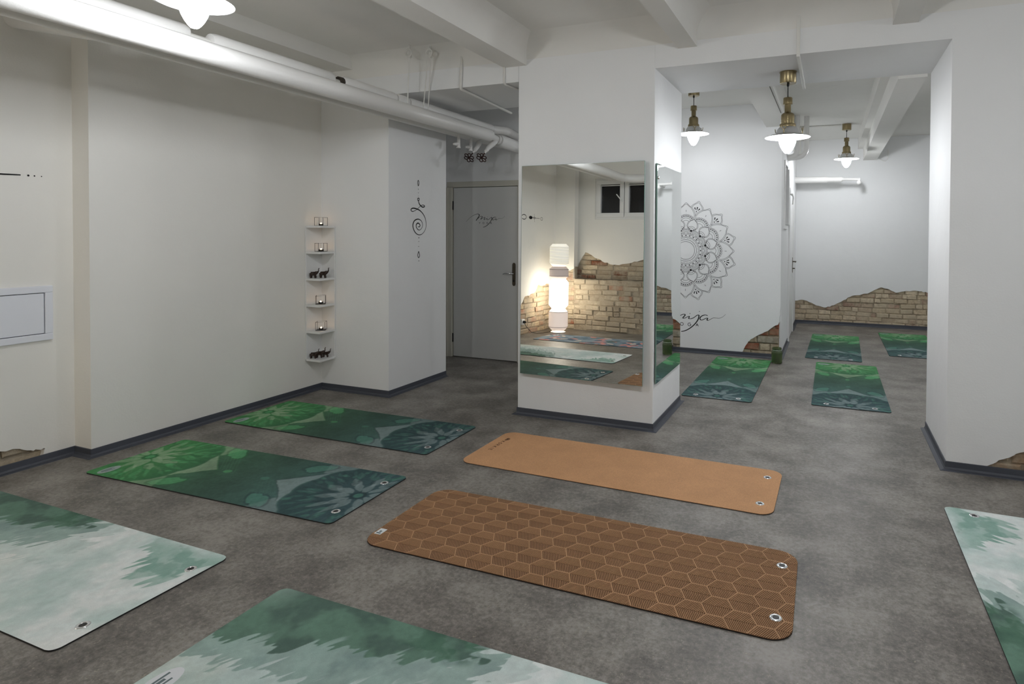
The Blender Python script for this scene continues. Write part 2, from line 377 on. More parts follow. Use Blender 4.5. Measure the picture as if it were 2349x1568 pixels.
# ---- beam and joists
struct(MB().box(XL3, XC1, YC1, YC2, ZB, ZC), 'ceiling_beam', M['wall'])
struct(MB().box(XC2, XR, YC1, YC2, ZB, ZC), 'ceiling_beam', M['wall'])
for i, (a, b) in enumerate([(-2.43, -2.228), (-1.02, -.885), (.345, .487), (1.72, 1.86)]):
    cv = [(0, 2.745), (0, 2.83), (.008, 2.865), (.028, 2.90), (.06, 2.928), (.105, 2.945), (.15, ZC+.01)]
    struct(MB().prism([(a-x, YN-.1, z) for x, z in cv]+[(b+x, YN-.1, z) for x, z in cv[::-1]], (0, YC1+.10-YN, 0)), 'ceiling_joist', M['ceil'], smooth=40)
struct(MB().prism([(-4.4, YN-.1, 2.87), (-3.95, YN-.1, 2.87), (-3.935, YN-.1, 2.90), (-3.90, YN-.1, 2.93), (-3.84, YN-.1, ZC+.01), (-4.4, YN-.1, ZC+.01)], (0, YC1+.10-YN, 0)), 'ceiling_downstand', M['ceil'], smooth=40)
cv = [(0, 2.79), (.006, 2.83), (.022, 2.87), (.05, 2.905), (.09, 2.93), (.15, 2.946), (.19, ZC+.01)]
struct(MB().prism([(-4.34, YC1-x, z) for x, z in cv]+[(-4.34, YC1+.01, ZC+.01), (-4.34, YC1+.01, 2.79)], (XE+4.34, 0, 0)), 'ceiling_cove', M['ceil'], smooth=40)
struct(MB().box(-.705, -.465, YC2, YF+.05, 2.67, ZC), 'ceiling_joist', M['ceil'])
struct(MB().box(.455, .650, YC2, YF+.05, 2.60, ZC).box(.38, .455, YC2, YF+.05, 2.78, ZC), 'ceiling_joist', M['ceil'])

# ---- vinyl skirting
def skirting(name, path):
    mb = MB(); prof = [(.036, .0005), (.034, .003), (.012, .007), (.006, .018), (.006, .050), (.004, .052), (0, .052), (0, .0005)]
    P = [Vector((*p, 0)) for p in path]; n = len(prof); vs = []; fs = []
    for i, p in enumerate(P):
        d0 = (P[i]-P[i-1]).normalized() if i > 0 else None; d1 = (P[i+1]-P[i]).normalized() if i < len(P)-1 else None
        nr = lambda d: Vector((d.y, -d.x, 0))
        if d0 is None: off = nr(d1)
        elif d1 is None: off = nr(d0)
        else:
            q = (nr(d0)+nr(d1)); off = q/(q.length_squared/2) if q.length > 1e-6 else nr(d0)
        for (a, z) in prof: vs.append(p+off*a+Vector((0, 0, z)))
    for i in range(len(P)-1):
        for k in range(n): fs.append((i*n+k, i*n+(k+1) % n, (i+1)*n+(k+1) % n, (i+1)*n+k))
    fs += [list(range(n)), [(len(P)-1)*n+k for k in range(n)][::-1]]
    mb.add(vs, fs); struct(mb, name, M['skirt'])
skirting('baseboard_left', [(XL0, .75), (XL0, YS), (XL1, YS), (XL1, YC1), (XL3, YC1), (XL3, YC2)])
skirting('baseboard_pillar', [(XC1, YC2), (XC1, YC1), (XC2, YC1), (XC2, YC2), (XC1, YC2)][::1])
skirting('baseboard_mandala', [(-2.52, YM), (XD, YM), (XD, 8.40)])
skirting('baseboard_far', [(XD, 9.42), (XD, YF), (XE, YF)])
skirting('baseboard_right', [(XR, YC2), (XR, YC1), (XE, YC1)])
skirting('baseboard_corridor', [(-3.13, YD), (-2.52, YD), (-2.52, YM)])

# ------------------------------------------------------------------ doors and windows
d1 = bpy.data.objects.new('door_1', None); COL.objects.link(d1); d1.location = (-3.65, YD, 0); d1['kind'] = 'structure'
X0 = 3.65
fm = MB(); fm.box(-4.165+X0, -4.075+X0, -.03, .10, 0, 1.957); fm.box(-3.215+X0, -3.13+X0, -.03, .10, 0, 1.957); fm.box(-4.165+X0, -3.13+X0, -.004, .10, 1.958, 2.022)
fm.box(-4.160+X0, -4.120+X0, -.043, -.0305, 0, 1.957)
fm.build('door_frame', M['frame'], d1, bevel=.004)
MB().box(-4.066+X0, -3.226+X0, -.008, .034, .006, 1.952).build('door_leaf', M['door'], d1, bevel=.003)
MB().box(-4.074+X0, -3.218+X0, .036, .05, 0, 1.96).build('door_rebate', M['rubber'], d1)
for z0 in (.17, 1.70):
    MB().lathe([(.008, z0), (.008, z0+.10)], 10, M=Matrix.Translation((-4.071+X0, -.012, 0))).build('hinge', M['black'], d1, smooth=40)
hp = MB().prism([(x, 0, z) for x, z in [(-.02, .0), (-.014, -.016), (0, -.022), (.014, -.016), (.02, 0), (.02, .215), (.014, .231), (0, .237), (-.014, .231), (-.02, .215)]], (0, -.008, 0)).build('lock_plate', M['bronze'], d1, bevel=.002, loc=(-3.268+X0, -.008, .868))
MB().tube([(0, -.008, .118), (0, -.045, .118), (-.012, -.055, .119), (-.06, -.052, .124), (-.095, -.05, .118), (-.115, -.05, .108)], [.009, .009, .010, .009, .008, .006], 10).build('lever_handle', M['chrome'], hp, smooth=50)
MB().lathe([(.011, 0), (.011, .004)], 16, M=Matrix.Translation((0, -.008, .035)) @ Matrix.Rotation(PI/2, 4, 'X')).build('key_cylinder', M['black'], hp)

d2 = bpy.data.objects.new('door_2', None); COL.objects.link(d2); d2.location = (XD, 8.91, 0); d2['kind'] = 'structure'
MB().box(-.10, .022, -.49, -.42, 0, 2.06).box(-.10, .022, .42, .49, 0, 2.06).box(-.10, .022, -.42, .42, 1.99, 2.06).build('door_frame', M['white'], d2, bevel=.003)
MB().box(-.05, .008, -.415, .415, .008, 1.985).build('door_leaf', M['white'], d2, bevel=.003)
h2 = MB().box(.008, .014, -.02, .02, -.12, .10).build('lock_plate', M['bronze'], d2, loc=(0, .36, 1.0))
MB().tube([(.012, 0, .04), (.055, 0, .04), (.06, -.02, .042), (.058, -.11, .04)], .009, 8).build('lever_handle', M['bronze'], h2, smooth=50)
MB().tube([(.012, 0, -.06), (.045, 0, -.06)], .008, 8).build('lock_knob', M['bronze'], h2, smooth=50)

w1 = bpy.data.objects.new('window_1', None); COL.objects.link(w1); w1.location = (0, YN-.034, 0); w1['kind'] = 'structure'
fr = MB(); t = .055
fr.box(wx0, wx1, -.06, .03, wz0, wz0+t); fr.box(wx0, wx1, -.06, .03, wz1-t, wz1); fr.box(wx0, wx0+t, -.06, .03, wz0+t, wz1-t); fr.box(wx1-t, wx1, -.06, .03, wz0+t, wz1-t)
fr.build('window_frame', M['white'], w1, bevel=.004)
for a, b in ((wx0+.03, (wx0+wx1)/2-.006), ((wx0+wx1)/2+.006, wx1-.03)):
    s_ = MB(); u = .072; c0, c1 = wz0+.03, wz1-.03
    s_.box(a, b, -.03, .05, c0, c0+u); s_.box(a, b, -.03, .05, c1-u, c1); s_.box(a, a+u, -.03, .05, c0+u, c1-u); s_.box(b-u, b, -.03, .05, c0+u, c1-u)
    so = s_.build('window_sash', M['white'], w1, bevel=.004)
    MB().box(a+u-.005, b-u+.005, -.01, 0, c0+u-.005, c1-u+.005).build('window_pane', M['dark'], so)
    MB().box(a+u+.005, b-u-.005, .034, .05, c1-u-.028, c1-u-.014).build('blind_rail', M['white'], so)
hm = (wx0+wx1)/2-.045
MB().box(hm-.013, hm+.013, .05, .062, 2.08, 2.15).tube([(hm, .06, 2.115), (hm, .085, 2.115), (hm-.02, .09, 2.14), (hm-.075, .088, 2.205)], .008, 8).build('window_handle', M['white'], w1, smooth=40)

w2 = bpy.data.objects.new('window_2', None); COL.objects.link(w2); w2.location = (XD, 7.805, 1.915); w2['kind'] = 'structure'
MB().box(-.10, .018, -.245, -.20, -.415, .415).box(-.10, .018, .20, .245, -.415, .415).box(-.10, .018, -.2, .2, -.415, -.365).box(-.10, .018, -.2, .2, .365, .415).build('window_frame', M['white'], w2, bevel=.003)
MB().box(-.06, -.052, -.21, .21, -.37, .37).build('window_pane', M['dark'], w2)
MB().box(-.05, .04, .07, .20, -.36, .33).build('window_sash', M['white'], w2, bevel=.003)
MB().tube([(.02, .20, .03), (.07, .21, .03), (.082, .22, -.01), (.072, .23, -.10)], [.008, .010, .010, .007], 8).build('window_handle', M['white'], w2, smooth=50)

# ------------------------------------------------------------------ pillar mirrors
def mirror(name, label, loc, wid, hgt, rot, mounts):
    o = thing(name, label, 'mirror', loc); o.rotation_euler = rot
    MB().box(-wid/2, wid/2, -.005, 0, -hgt/2, hgt/2).build('glass', M['mirror'], o)
    MB().box(-wid/2-.0015, wid/2+.0015, -.0047, .004, -hgt/2-.0015, hgt/2+.0015).build('backing', M['mirroredge'], o)
    for x, z in mounts: MB().lathe([(.012, 0), (.012, .006), (.008, .009)], 16, M=Matrix.Translation((x, -.005, z)) @ Matrix.Rotation(PI/2, 4, 'X')).build('mounting_disc', M['chrome'], o, smooth=40)
    return o
mirror('wall_mirror', 'tall frameless mirror on the wide front of the white pillar', (-1.754, YC1-.034, 1.146), 1.008, 1.622, (-.0134, 0, -.0272), [])
mirror('wall_mirror', 'narrow frameless mirror on the right side of the white pillar', (XC2+.012, (4.224+4.968)/2, 1.142), .744, 1.603, (0, 0, PI/2), [(-.35, .70)])

# ------------------------------------------------------------------ wall drawings (flat paint)
def ribbon(mb, pts, w, M3, off=.0012):
    """flat painted line; M3 maps (s, z) to the wall"""
    P = [Vector(p) for p in pts]; n = len(P); W = w if isinstance(w, (list, tuple)) else [w]*n
    L = []; 
    for i in range(n):
        d = P[min(i+1, n-1)]-P[max(i-1, 0)]
        if d.length < 1e-9: d = Vector((1, 0))
        d.normalize(); q = Vector((-d.y, d.x))*W[i]/2; L += [P[i]+q, P[i]-q]
    mb.add([M3(p.x, p.y) for p in L], [(2*i, 2*i+1, 2*i+3, 2*i+2) for i in range(n-1)])
def disc(mb, c, r, M3, n=14, rx=None):
    mb.add([M3(c[0]+(rx or r)*math.cos(2*PI*k/n), c[1]+r*math.sin(2*PI*k/n)) for k in range(n)], [list(range(n))])
def spline(pts, k=6):
    P = [Vector(p) for p in pts]; out = []
    for i in range(len(P)-1):
        p0 = P[max(i-1, 0)]; p1 = P[i]; p2 = P[i+1]; p3 = P[min(i+2, len(P)-1)]
        for j in range(k):
            t = j/k
            out.append(.5*((2*p1)+(p2-p0)*t+(2*p0-5*p1+4*p2-p3)*t*t+(3*p1-p0-3*p2+p3)*t**3))
    out.append(P[-1]); return [(p.x, p.y) for p in out]

# lettering strokes, metres on the door
LOGO = {'m1': [(-.1316, -.0108), (-.1107, .0071), (-.0794, .0337), (-.0403, .0569), (-.0015, .071), (.0244, .0753), (.0399, .0696), (.0438, .0608), (.0348, .0431), (.0142, .0166), (0, 0)],
 'm2': [(0, 0), (.0245, .0232), (.0502, .0419), (.0682, .0484), (.0823, .0461), (.0811, .0384), (.0708, .0274), (.0632, .0131)],
 'm3': [(.0632, .0131), (.0837, .0251), (.1042, .035), (.1169, .036), (.1182, .0294), (.1068, .0162), (.1042, .0096)],
 'i': [(.1042, .0096), (.1221, .0139), (.1374, .0227), (.1463, .0249), (.1451, .0183), (.1425, .0106), (.1565, .0094)],
 'j': [(.1565, .0094), (.1756, .0181), (.1933, .0323), (.2034, .0367), (.2085, .0312), (.2035, .0092), (.1884, -.0149), (.1681, -.0368), (.1427, -.0566), (.1172, -.0699), (.0942, -.0754)],
 'a': [(.264, .0353), (.2514, .0393), (.2363, .0365), (.2212, .0267), (.2149, .0158), (.2187, .007), (.2288, .0058), (.2439, .0135), (.259, .02), (.2641, .0167), (.259, .009), (.2666, .0046)],
 'tail': [(.2666, .0046), (.2817, .0133), (.2992, .0231), (.3167, .0236), (.3367, .0236), (.3541, .0304), (.3665, .0402), (.3752, .0499)]}
WID = {'m1': .0068, 'm2': .0056, 'm3': .0052, 'i': .0046, 'j': .0056, 'a': .0052, 'tail': .0036}
def logo(mb, M3, k):
    for key, st in LOGO.items():
        p = spline(st, 5); n = len(p); w = WID[key]
        ws = []
        for i in range(n):
            a = p[max(i-1, 0)]; b = p[min(i+1, n-1)]; dn = (a[1]-b[1])/(math.hypot(b[0]-a[0], b[1]-a[1])+1e-9)
            ws.append(k*w*(.75+.55*max(0, dn)) * (1 if key not in ('tail', 'm1') else (.45+.55*(1-i/n) if key == 'tail' else .35+.65*min(1, i/n*1.6))))
        ribbon(mb, [(x*k, z*k) for x, z in p], ws, M3)
    for c in ((.1501, .0425), (.211, .0597)): disc(mb, (c[0]*k, c[1]*k), .0026*k, M3, 10)
    # Y O G A
    def seg(pts, w=.0032): ribbon(mb, [(x*k, z*k) for x, z in pts], w*k, M3)
    h = .0085; zc = -.027
    seg([(.049-.0075, zc+h), (.049, zc)]); seg([(.049+.0075, zc+h), (.049, zc)]); seg([(.049, zc), (.049, zc-h)])
    seg([(.098+.0098*math.cos(a*PI/12), zc+.0098*math.sin(a*PI/12)) for a in range(25)])
    seg([(.148+.0098*math.cos(a*PI/12), zc+.0098*math.sin(a*PI/12)) for a in range(3, 25)]); seg([(.1578, zc), (.149, zc)])
    seg([(.197-.0085, zc-h), (.197, zc+h)]); seg([(.197, zc+h), (.197+.0085, zc-h)]); seg([(.192, zc-.002), (.202, zc-.002)])
mb = MB(); logo(mb, lambda s, z: (s, -.0012, z), 1.0)
ll = mb.build('logo_lettering', M['ink'], d1, loc=(-3.762+3.65, -.008, 1.574)); ll['label'] = 'black handwritten studio logo'
mb = MB(); logo(mb, lambda s, z: (s, -.0012, z), 1.90)
tag(mb.build('wall_lettering', M['ink'], loc=(-1.866, YM, .388)), 'black handwritten studio logo low on the white wall under the mandala', 'wall lettering')

# mandala, radius 1.0 = main petal tip; upper layers hide the lines below them
def mandala():
    mb = MB(); R = .580; f = lambda s, z: (s*R, -.0012, z*R); lw = .0066; thin = .0056; q = PI/6
    def pol(r, a): return (r*math.sin(a), r*math.cos(a))
    def rot(pts, a):
        ca, sa = math.cos(a), math.sin(a); return [(x*ca+y*sa, -x*sa+y*ca) for x, y in pts]
    def sym(pts): return spline([(-x, y) for x, y in pts]+[(x, y) for x, y in pts[::-1]][1 if pts[-1][0] == 0 else 0:], 5)
    IN = lambda e: sym([(.012+e*.2, .43), (.085+e, .49), (.098+e, .555), (.062+e, .622), (.024+e*.4, .652), (0, .672+e*.9)])
    MA = lambda e: sym([(.165, .62), (.176+e*.6, .70), (.162+e, .79), (.112+e, .880), (.054+e*.8, .932), (.032+e*.5, .955+e*.3), (0, .968+e*1.3)])
    BK = lambda e: sym([(.125+e*.5, .82), (.112+e, .90), (.082+e, .962), (.038+e*.6, 1.0+e*.4), (0, 1.03+e*1.3)])
    def inside(p, poly):
        x, y = p; c = False; n = len(poly)
        for k in range(n):
            (x1, y1), (x2, y2) = poly[k], poly[k-1]
            if (y1 > y) != (y2 > y) and x < (x2-x1)*(y-y1)/(y2-y1+1e-12)+x1: c = not c
        return c
    occ = {0: [('c', (0, 0), .227)], 1: [('c', pol(.232, k*q+h*q), .062) for k in range(12) for h in (0, .5)], 2: [('c', pol(.300, k*q+(h+.25)*q), .060) for k in range(12) for h in (0, .5)],
           3: [('c', pol(.345, k*q), .108) for k in range(12)], 4: [('p', rot(IN(.018), k*q+q/2)) for k in range(12)], 5: [('p', rot(MA(.024), k*q)) for k in range(12)]}
    def hidden(p, layer, skip=None):
        for L in range(layer):
            for o in occ[L]:
                if o[0] == 'c':
                    if math.hypot(p[0]-o[1][0], p[1]-o[1][1]) < o[2]-.001: return True
                elif inside(p, o[1]): return True
        return False
    def draw(pts, w, layer, sector=None):
        run = []
        for p in pts+[None]:
            ok = p is not None and not hidden(p, layer)
            if ok and sector is not None:
                d = (math.atan2(p[0], p[1])-sector[0]+PI) % (2*PI)-PI; ok = abs(d) <= sector[1]
            if ok: run.append(p)
            else:
                if len(run) > 1: ribbon(mb, run, w, f)
                run = []
    def arc(c, r, a0, a1, layer, w=thin, n=36, sector=None): draw([(c[0]+r*math.sin(a0+(a1-a0)*i/n), c[1]+r*math.cos(a0+(a1-a0)*i/n)) for i in range(n+1)], w, layer, sector)
    def dot(c, r, layer, n=8):
        if not hidden(c, layer): disc(mb, c, r, f, n)
    arc((0, 0), .187, 0, 2*PI, 0, lw, 72); arc((0, 0), .227, 0, 2*PI, 0, lw, 72)
    for k in range(12):
        a = k*q; b = a+q/2
        for hh in (0, .5):
            t = a+hh*q; c = pol(.232, t); arc(c, .062, t-1.9, t+1.9, 1, sector=(t, q/4)); arc(c, .040, t-1.9, t+1.9, 1, sector=(t, q/4))
            t2 = a+(hh+.25)*q; c = pol(.300, t2); arc(c, .060, t2-1.7, t2+1.7, 2, sector=(t2, q/4)); arc(c, .038, t2-1.7, t2+1.7, 2, sector=(t2, q/4)); dot(pol(.318, t), .011, 2)
        c = pol(.345, a)
        for r in (.108, .090, .064, .042): arc(c, r, a-1.7, a+1.7, 3, sector=(a, q/2))
        dot(pol(.425, b), .021, 3, 12)
        for e in (0, .018): draw(rot(IN(e), b), thin, 4)
        c = pol(.425, b)
        for r in (.060, .092): arc(c, r, b-1.5, b+1.5, 4, sector=(b, .25))
        for e in (0, .024): draw(rot(MA(e), a), thin, 5, sector=(a, q/2))
        c = pol(.545, a)
        for r in (.165, .135, .085): arc(c, r, a-1.1, a+1.1, 5)
        for j in range(7):
            t = a+(j-3)*.255; cc = (c[0]+.187*math.sin(t), c[1]+.187*math.cos(t)); arc(cc, .025, t-1.6, t+1.6, 5, thin, 12, sector=(a, q/2)); dot((c[0]+.182*math.sin(t), c[1]+.182*math.cos(t)), .0115, 5)
        ribbon(mb, [pol(.805, a), pol(.845, a)], [.004, .009], f)
        for e in (0, .024): draw(rot(BK(e), b), thin, 6)
        for t, l in ((-.060, .050), (0, .070), (.060, .050)):
            ribbon(mb, [pol(.865, b+t*.45), pol(.865+l*.55, b+t*.8), pol(.865+l, b+t)], [.006, .018, .024], f)
        dot(pol(.838, b), .012, 6)
    return mb
tag(mandala().build('wall_mandala_drawing', M['ink'], loc=(-1.638, YM, 1.235)), 'large round black line mandala drawn on the white wall', 'wall drawing')

# spiral drawing on the pier
U = {'drop': [(4.601, 1.9205), (4.5925, 1.9019), (4.5959, 1.8806), (4.6019, 1.8686), (4.6095, 1.8816), (4.6112, 1.9035), (4.601, 1.9205)],
 'ring': [(4.6036, 1.7553), (4.5917, 1.7476), (4.5943, 1.7342), (4.6045, 1.7304), (4.6156, 1.7381), (4.6156, 1.7506), (4.6036, 1.7553)],
 'main': [(4.6045, 1.7304), (4.6096, 1.7133), (4.6199, 1.6975), (4.6387, 1.6836), (4.663, 1.6732), (4.6874, 1.6759), (4.6961, 1.6846), (4.6804, 1.6921), (4.6543, 1.6909), (4.6284, 1.6788), (4.5986, 1.6585), (4.5606, 1.638), (4.5189, 1.6273), (4.4983, 1.6357), (4.4983, 1.6463), (4.5189, 1.6563), (4.5522, 1.6566), (4.5901, 1.65), (4.6285, 1.6379), (4.6717, 1.6093), (4.7023, 1.5717), (4.7174, 1.525), (4.7156, 1.4862), (4.6936, 1.4473), (4.6544, 1.4197), (4.6157, 1.412), (4.5775, 1.4222), (4.5439, 1.4491), (4.5256, 1.4839), (4.5256, 1.5107), (4.5439, 1.5406), (4.5774, 1.5559), (4.6114, 1.5573), (4.6457, 1.5428), (4.6631, 1.5158), (4.6587, 1.4855), (4.6371, 1.4634), (4.6131, 1.4577), (4.5902, 1.4657), (4.5732, 1.4844), (4.5715, 1.5006), (4.5817, 1.516), (4.5986, 1.5217), (4.6157, 1.5149), (4.6268, 1.5015), (4.62, 1.4894), (4.6097, 1.486), (4.5978, 1.4929)],
 'drop2': [(4.6072, 1.259), (4.5945, 1.2294), (4.5979, 1.2075), (4.6081, 1.2007), (4.6184, 1.2096), (4.6201, 1.2286), (4.6072, 1.259)]}
mb = MB(); f = lambda s, z: (.0012, s-4.607, z-1.5)
for k, st in U.items():
    p = spline(st, 4); n = len(p)
    ribbon(mb, p, [(.0078+.0032*math.sin(i/n*23)) for i in range(n)] if k == 'main' else .0075, f)
for c, r in [((4.602, 1.837), .004), ((4.602, 1.803), .0035), ((4.602, 1.7726), .003), ((4.6097, 1.3853), .0055), ((4.6089, 1.351), .004), ((4.6072, 1.3036), .004), ((4.6098, 1.1695), .005)]: disc(mb, c, r, f, 10)
tag(mb.build('wall_spiral_drawing', M['ink'], loc=(XL3, 4.607, 1.5)), 'thin black spiral line drawing standing upright on the side of the left pier', 'wall drawing')
# horizontal line drawing on the alcove wall
mb = MB(); f = lambda s, z: (.0012, s-1.0, z-1.775)
ribbon(mb, [(1.55, 1.755), (1.8, 1.757), (2.0, 1.761), (2.083, 1.764)], [.010, .010, .009, .007], f)
for s, r in ((2.12, .006), (2.15, .0045), (2.185, .0035)): disc(mb, (s, 1.764), r, f, 10)
tag(mb.build('wall_line_drawing', M['ink'], loc=(XL0, 1.0, 1.775)), 'thin black line with fading dots painted on the left alcove wall above the fuse box', 'wall drawing')
mb = MB()
ribbon(mb, [(.45+.065*math.cos(a), 1.783+.036*math.sin(a)) for a in [.4+i*.25 for i in range(22)]], .010, f)
mb.add([f(.255+.05*math.cos(a)*(1 if math.cos(a) > 0 else 1.1), 1.783+.026*math.sin(a)) for a in [i*PI/10 for i in range(20)]], [list(range(20))])
ribbon(mb, [(.21, 1.783), (-.02, 1.781)], .006, f); ribbon(mb, [(.145, 1.845), (.140, 1.80), (.138, 1.76), (.133, 1.72)], .005, f)
ribbon(mb, spline([(.18, 1.783), (.15, 1.80), (.11, 1.783), (.14, 1.765), (.18, 1.783)], 4), .005, f)
ribbon(mb, [(-.085+.035*math.cos(i*PI/10), 1.778+.022*math.sin(i*PI/10)) for i in range(21)], .006, f)
tag(mb.build('wall_star_drawing', M['ink'], loc=(XL0, 1.0, 1.775)), 'black star and loop line drawing above the lantern lamp, seen in the mirror', 'wall drawing')

# ------------------------------------------------------------------ fuse box
fb = thing('fuse_box', 'flush white fuse box cover on the left alcove wall', 'fuse box', (XL0, 1.86, .93))
MB().box(0, .022, -.37, .368, .122, .163).box(0, .022, -.37, .368, -.172, -.131).box(0, .022, -.37, -.33, -.131, .122).box(0, .022, .328, .368, -.131, .122).build('cover_frame', M['plastic'], fb, bevel=.004)
MB().box(.002, .016, -.326, .324, -.127, .118).build('cover_door', M['plastic'], fb, bevel=.002)
MB().box(0, .004, -.33, .328, -.131, .122).build('cover_gap', M['rubber'], fb)

# ------------------------------------------------------------------ corner shelf
sh = thing('corner_shelf', 'white five-tier corner shelf hung in the inner corner of the left wall', 'shelf', (XL1, YC1, .29))
MB().box(.002, .014, -.188, -.002, .008, 1.195).build('side_panel', M['white'], sh, bevel=.001)
MB().box(.002, .166, -.014, -.002, .008, 1.195).build('side_panel', M['white'], sh, bevel=.001)
SZ = [.299, .547, .781, 1.014, 1.25, 1.480]
for z in SZ:
    MB().prism([(.014, -.014, 0), (.014, -.190, 0), (.024, -.196, 0), (.181, -.200, 0), (.184, -.190, 0), (.166, -.014, 0)], (0, 0, .018)).build('shelf_board', M['white'], sh, bevel=.001, loc=(0, 0, z-.29-.009))
# tealight holders
def holder(label, x, y, z, rz):
    h = thing('candle_holder', label, 'candle holder', (x, y, z), rz, 'wire cube candle holders on the corner shelf')
    s = .039; hh = .076; r = .0017; mb = MB()
    c = [(-s, -s), (s, -s), (s, s), (-s, s)]
    for zz in (r, hh-r): mb.tube([(a, b, zz) for a, b in c], r, 6, closed=True)
    for a, b in c: mb.tube([(a, b, 0), (a, b, hh)], r, 6)
    mb.build('wire_frame', M['black'], h)
    MB().box(-s, s, -s, s, .0005, .003).build('base_plate', M['black'], h)
    t = thing('tealight', label.replace('wire cube candle holder', 'lit tealight inside the wire cube'), 'candle', (x, y, z+.003), rz, 'lit tealights on the corner shelf')
    MB().lathe([(.019, 0), (.0195, .016), (.0185, .016), (.0185, .012)], 20, cap=False).lathe([(.019, 0), (.0001, 0)], 20).build('cup', M['black'], t, smooth=40)
    MB().lathe([(.0185, .004), (.0185, .0125), (.0001, .0125)], 20).build('wax', M['wax'], t, smooth=40)
    MB().lathe([(.0006, .0126), (.0060, .0150), (.0065, .0175), (.004, .0215), (.0004, .025)], 12).build('flame', M['flame'], t, smooth=60)
holder('wire cube candle holder standing on top of the corner shelf', XL1+.085, YC1-.088, 1.489, .30)
holder('wire cube candle holder on the tier just below the shelf top', XL1+.092, YC1-.095, 1.2595, .42)
holder('wire cube candle holder on the tier below the pair of elephants', XL1+.092, YC1-.100, .7905, .75)
holder('wire cube candle holder on the second tier from the bottom', XL1+.094, YC1-.098, .5565, .62)
# elephants
def elephant_mesh():
    V = []; E = []; R = []
    def a(p, r, par=None):
        V.append(p); R.append(r); i = len(V)-1
        if par is not None: E.append((par, i))
        return i
    b0 = a((0, 0, .044), .0165)                     # barrel root
    bf = a((.016, 0, .045), .0155, b0); bb = a((-.015, 0, .044), .0155, b0)
    rp = a((-.025, 0, .040), .010, bb)
    tl = a((-.030, 0, .034), .002, rp); a((-.032, 0, .018), .0016, tl)
    nk = a((.027, 0, .050), .011, bf); hd = a((.035, 0, .055), .0105, nk)
    t1 = a((.043, 0, .058), .0062, hd); t2 = a((.047, 0, .068), .0045, t1); t3 = a((.046, 0, .080), .0036, t2); t4 = a((.049, 0, .089), .0034, t3); a((.054, 0, .091), .0032, t4)
    a((.044, 0, .049), .0042, hd)
    for x, par in ((.017, bf), (-.017, bb)):
        for y in (-.0085, .0085):
            k = a((x, y, .030), .0072, par); k2 = a((x+(.002 if x > 0 else -.001), y, .014), .0058, k); a((x+(.004 if x > 0 else .001), y, .0045), .0062, k2)
    me = bpy.data.meshes.new('elephant_body'); me.from_pydata(V, E, []); return me, R
EM, ER = elephant_mesh()
def elephant(label, x, y, z, rz, k, group):
    e = thing('elephant_figurine', label, 'figurine', (x, y, z), rz, group); e.scale = (k, k, k)
    if elephant.proto is None:
        o = bpy.data.objects.new('elephant_body', EM); COL.objects.link(o)
        m = o.modifiers.new('skin', 'SKIN'); m.use_smooth_shade = True
        for i, r in enumerate(ER): EM.skin_vertices[0].data[i].radius = (r, r)
        EM.skin_vertices[0].data[0].use_root = True
        s = o.modifiers.new('sub', 'SUBSURF'); s.levels = 1; s.render_levels = 2
        dg = bpy.context.evaluated_depsgraph_get(); em = bpy.data.meshes.new_from_object(o.evaluated_get(dg)); em.name = 'elephant_body'
        bpy.data.objects.remove(o); em.materials.clear(); em.materials.append(M['wood'])
        zm = min(v.co.z for v in em.vertices)
        for v in em.vertices: v.co.z -= zm
        elephant.proto = em
        eb = MB(); eb.ball((.030, .0125, .049), 1, 10, sc3=(.0095, .0022, .0115)); elephant.ear1 = eb.build('ear', M['wood'], smooth=60)
        eb = MB(); eb.ball((.030, -.0125, .049), 1, 10, sc3=(.0095, .0022, .0115)); elephant.ear2 = eb.build('ear', M['wood'], smooth=60)
        ob = bpy.data.objects.new('elephant_body', em); COL.objects.link(ob); ob.parent = e
        elephant.ear1.parent = e; elephant.ear2.parent = e
    else:
        for nm, me in (('elephant_body', elephant.proto), ('ear', elephant.ear1.data), ('ear', elephant.ear2.data)):
            ob = bpy.data.objects.new(nm, me); COL.objects.link(ob); ob.parent = e
elephant.proto = None
g1 = 'carved elephants on the corner shelf'
elephant('dark carved elephant with raised trunk, left one of the pair on the shelf', XL1+.058, YC1-.152, 1.0235, .35, 1.05, g1)
elephant('brown carved elephant with raised trunk, right one of the pair on the shelf', XL1+.118, YC1-.100, 1.0235, .35, 1.08, g1)
elephant('carved elephant nearest the wall in the row on the lowest tier', XL1+.062, YC1-.158, .3085, .45, 1.0, g1)
elephant('tallest carved elephant in the middle of the row on the lowest tier', XL1+.088, YC1-.115, .3085, .45, 1.08, g1)
elephant('carved elephant leading the row at the right of the lowest tier', XL1+.118, YC1-.072, .3085, .45, .90, g1)

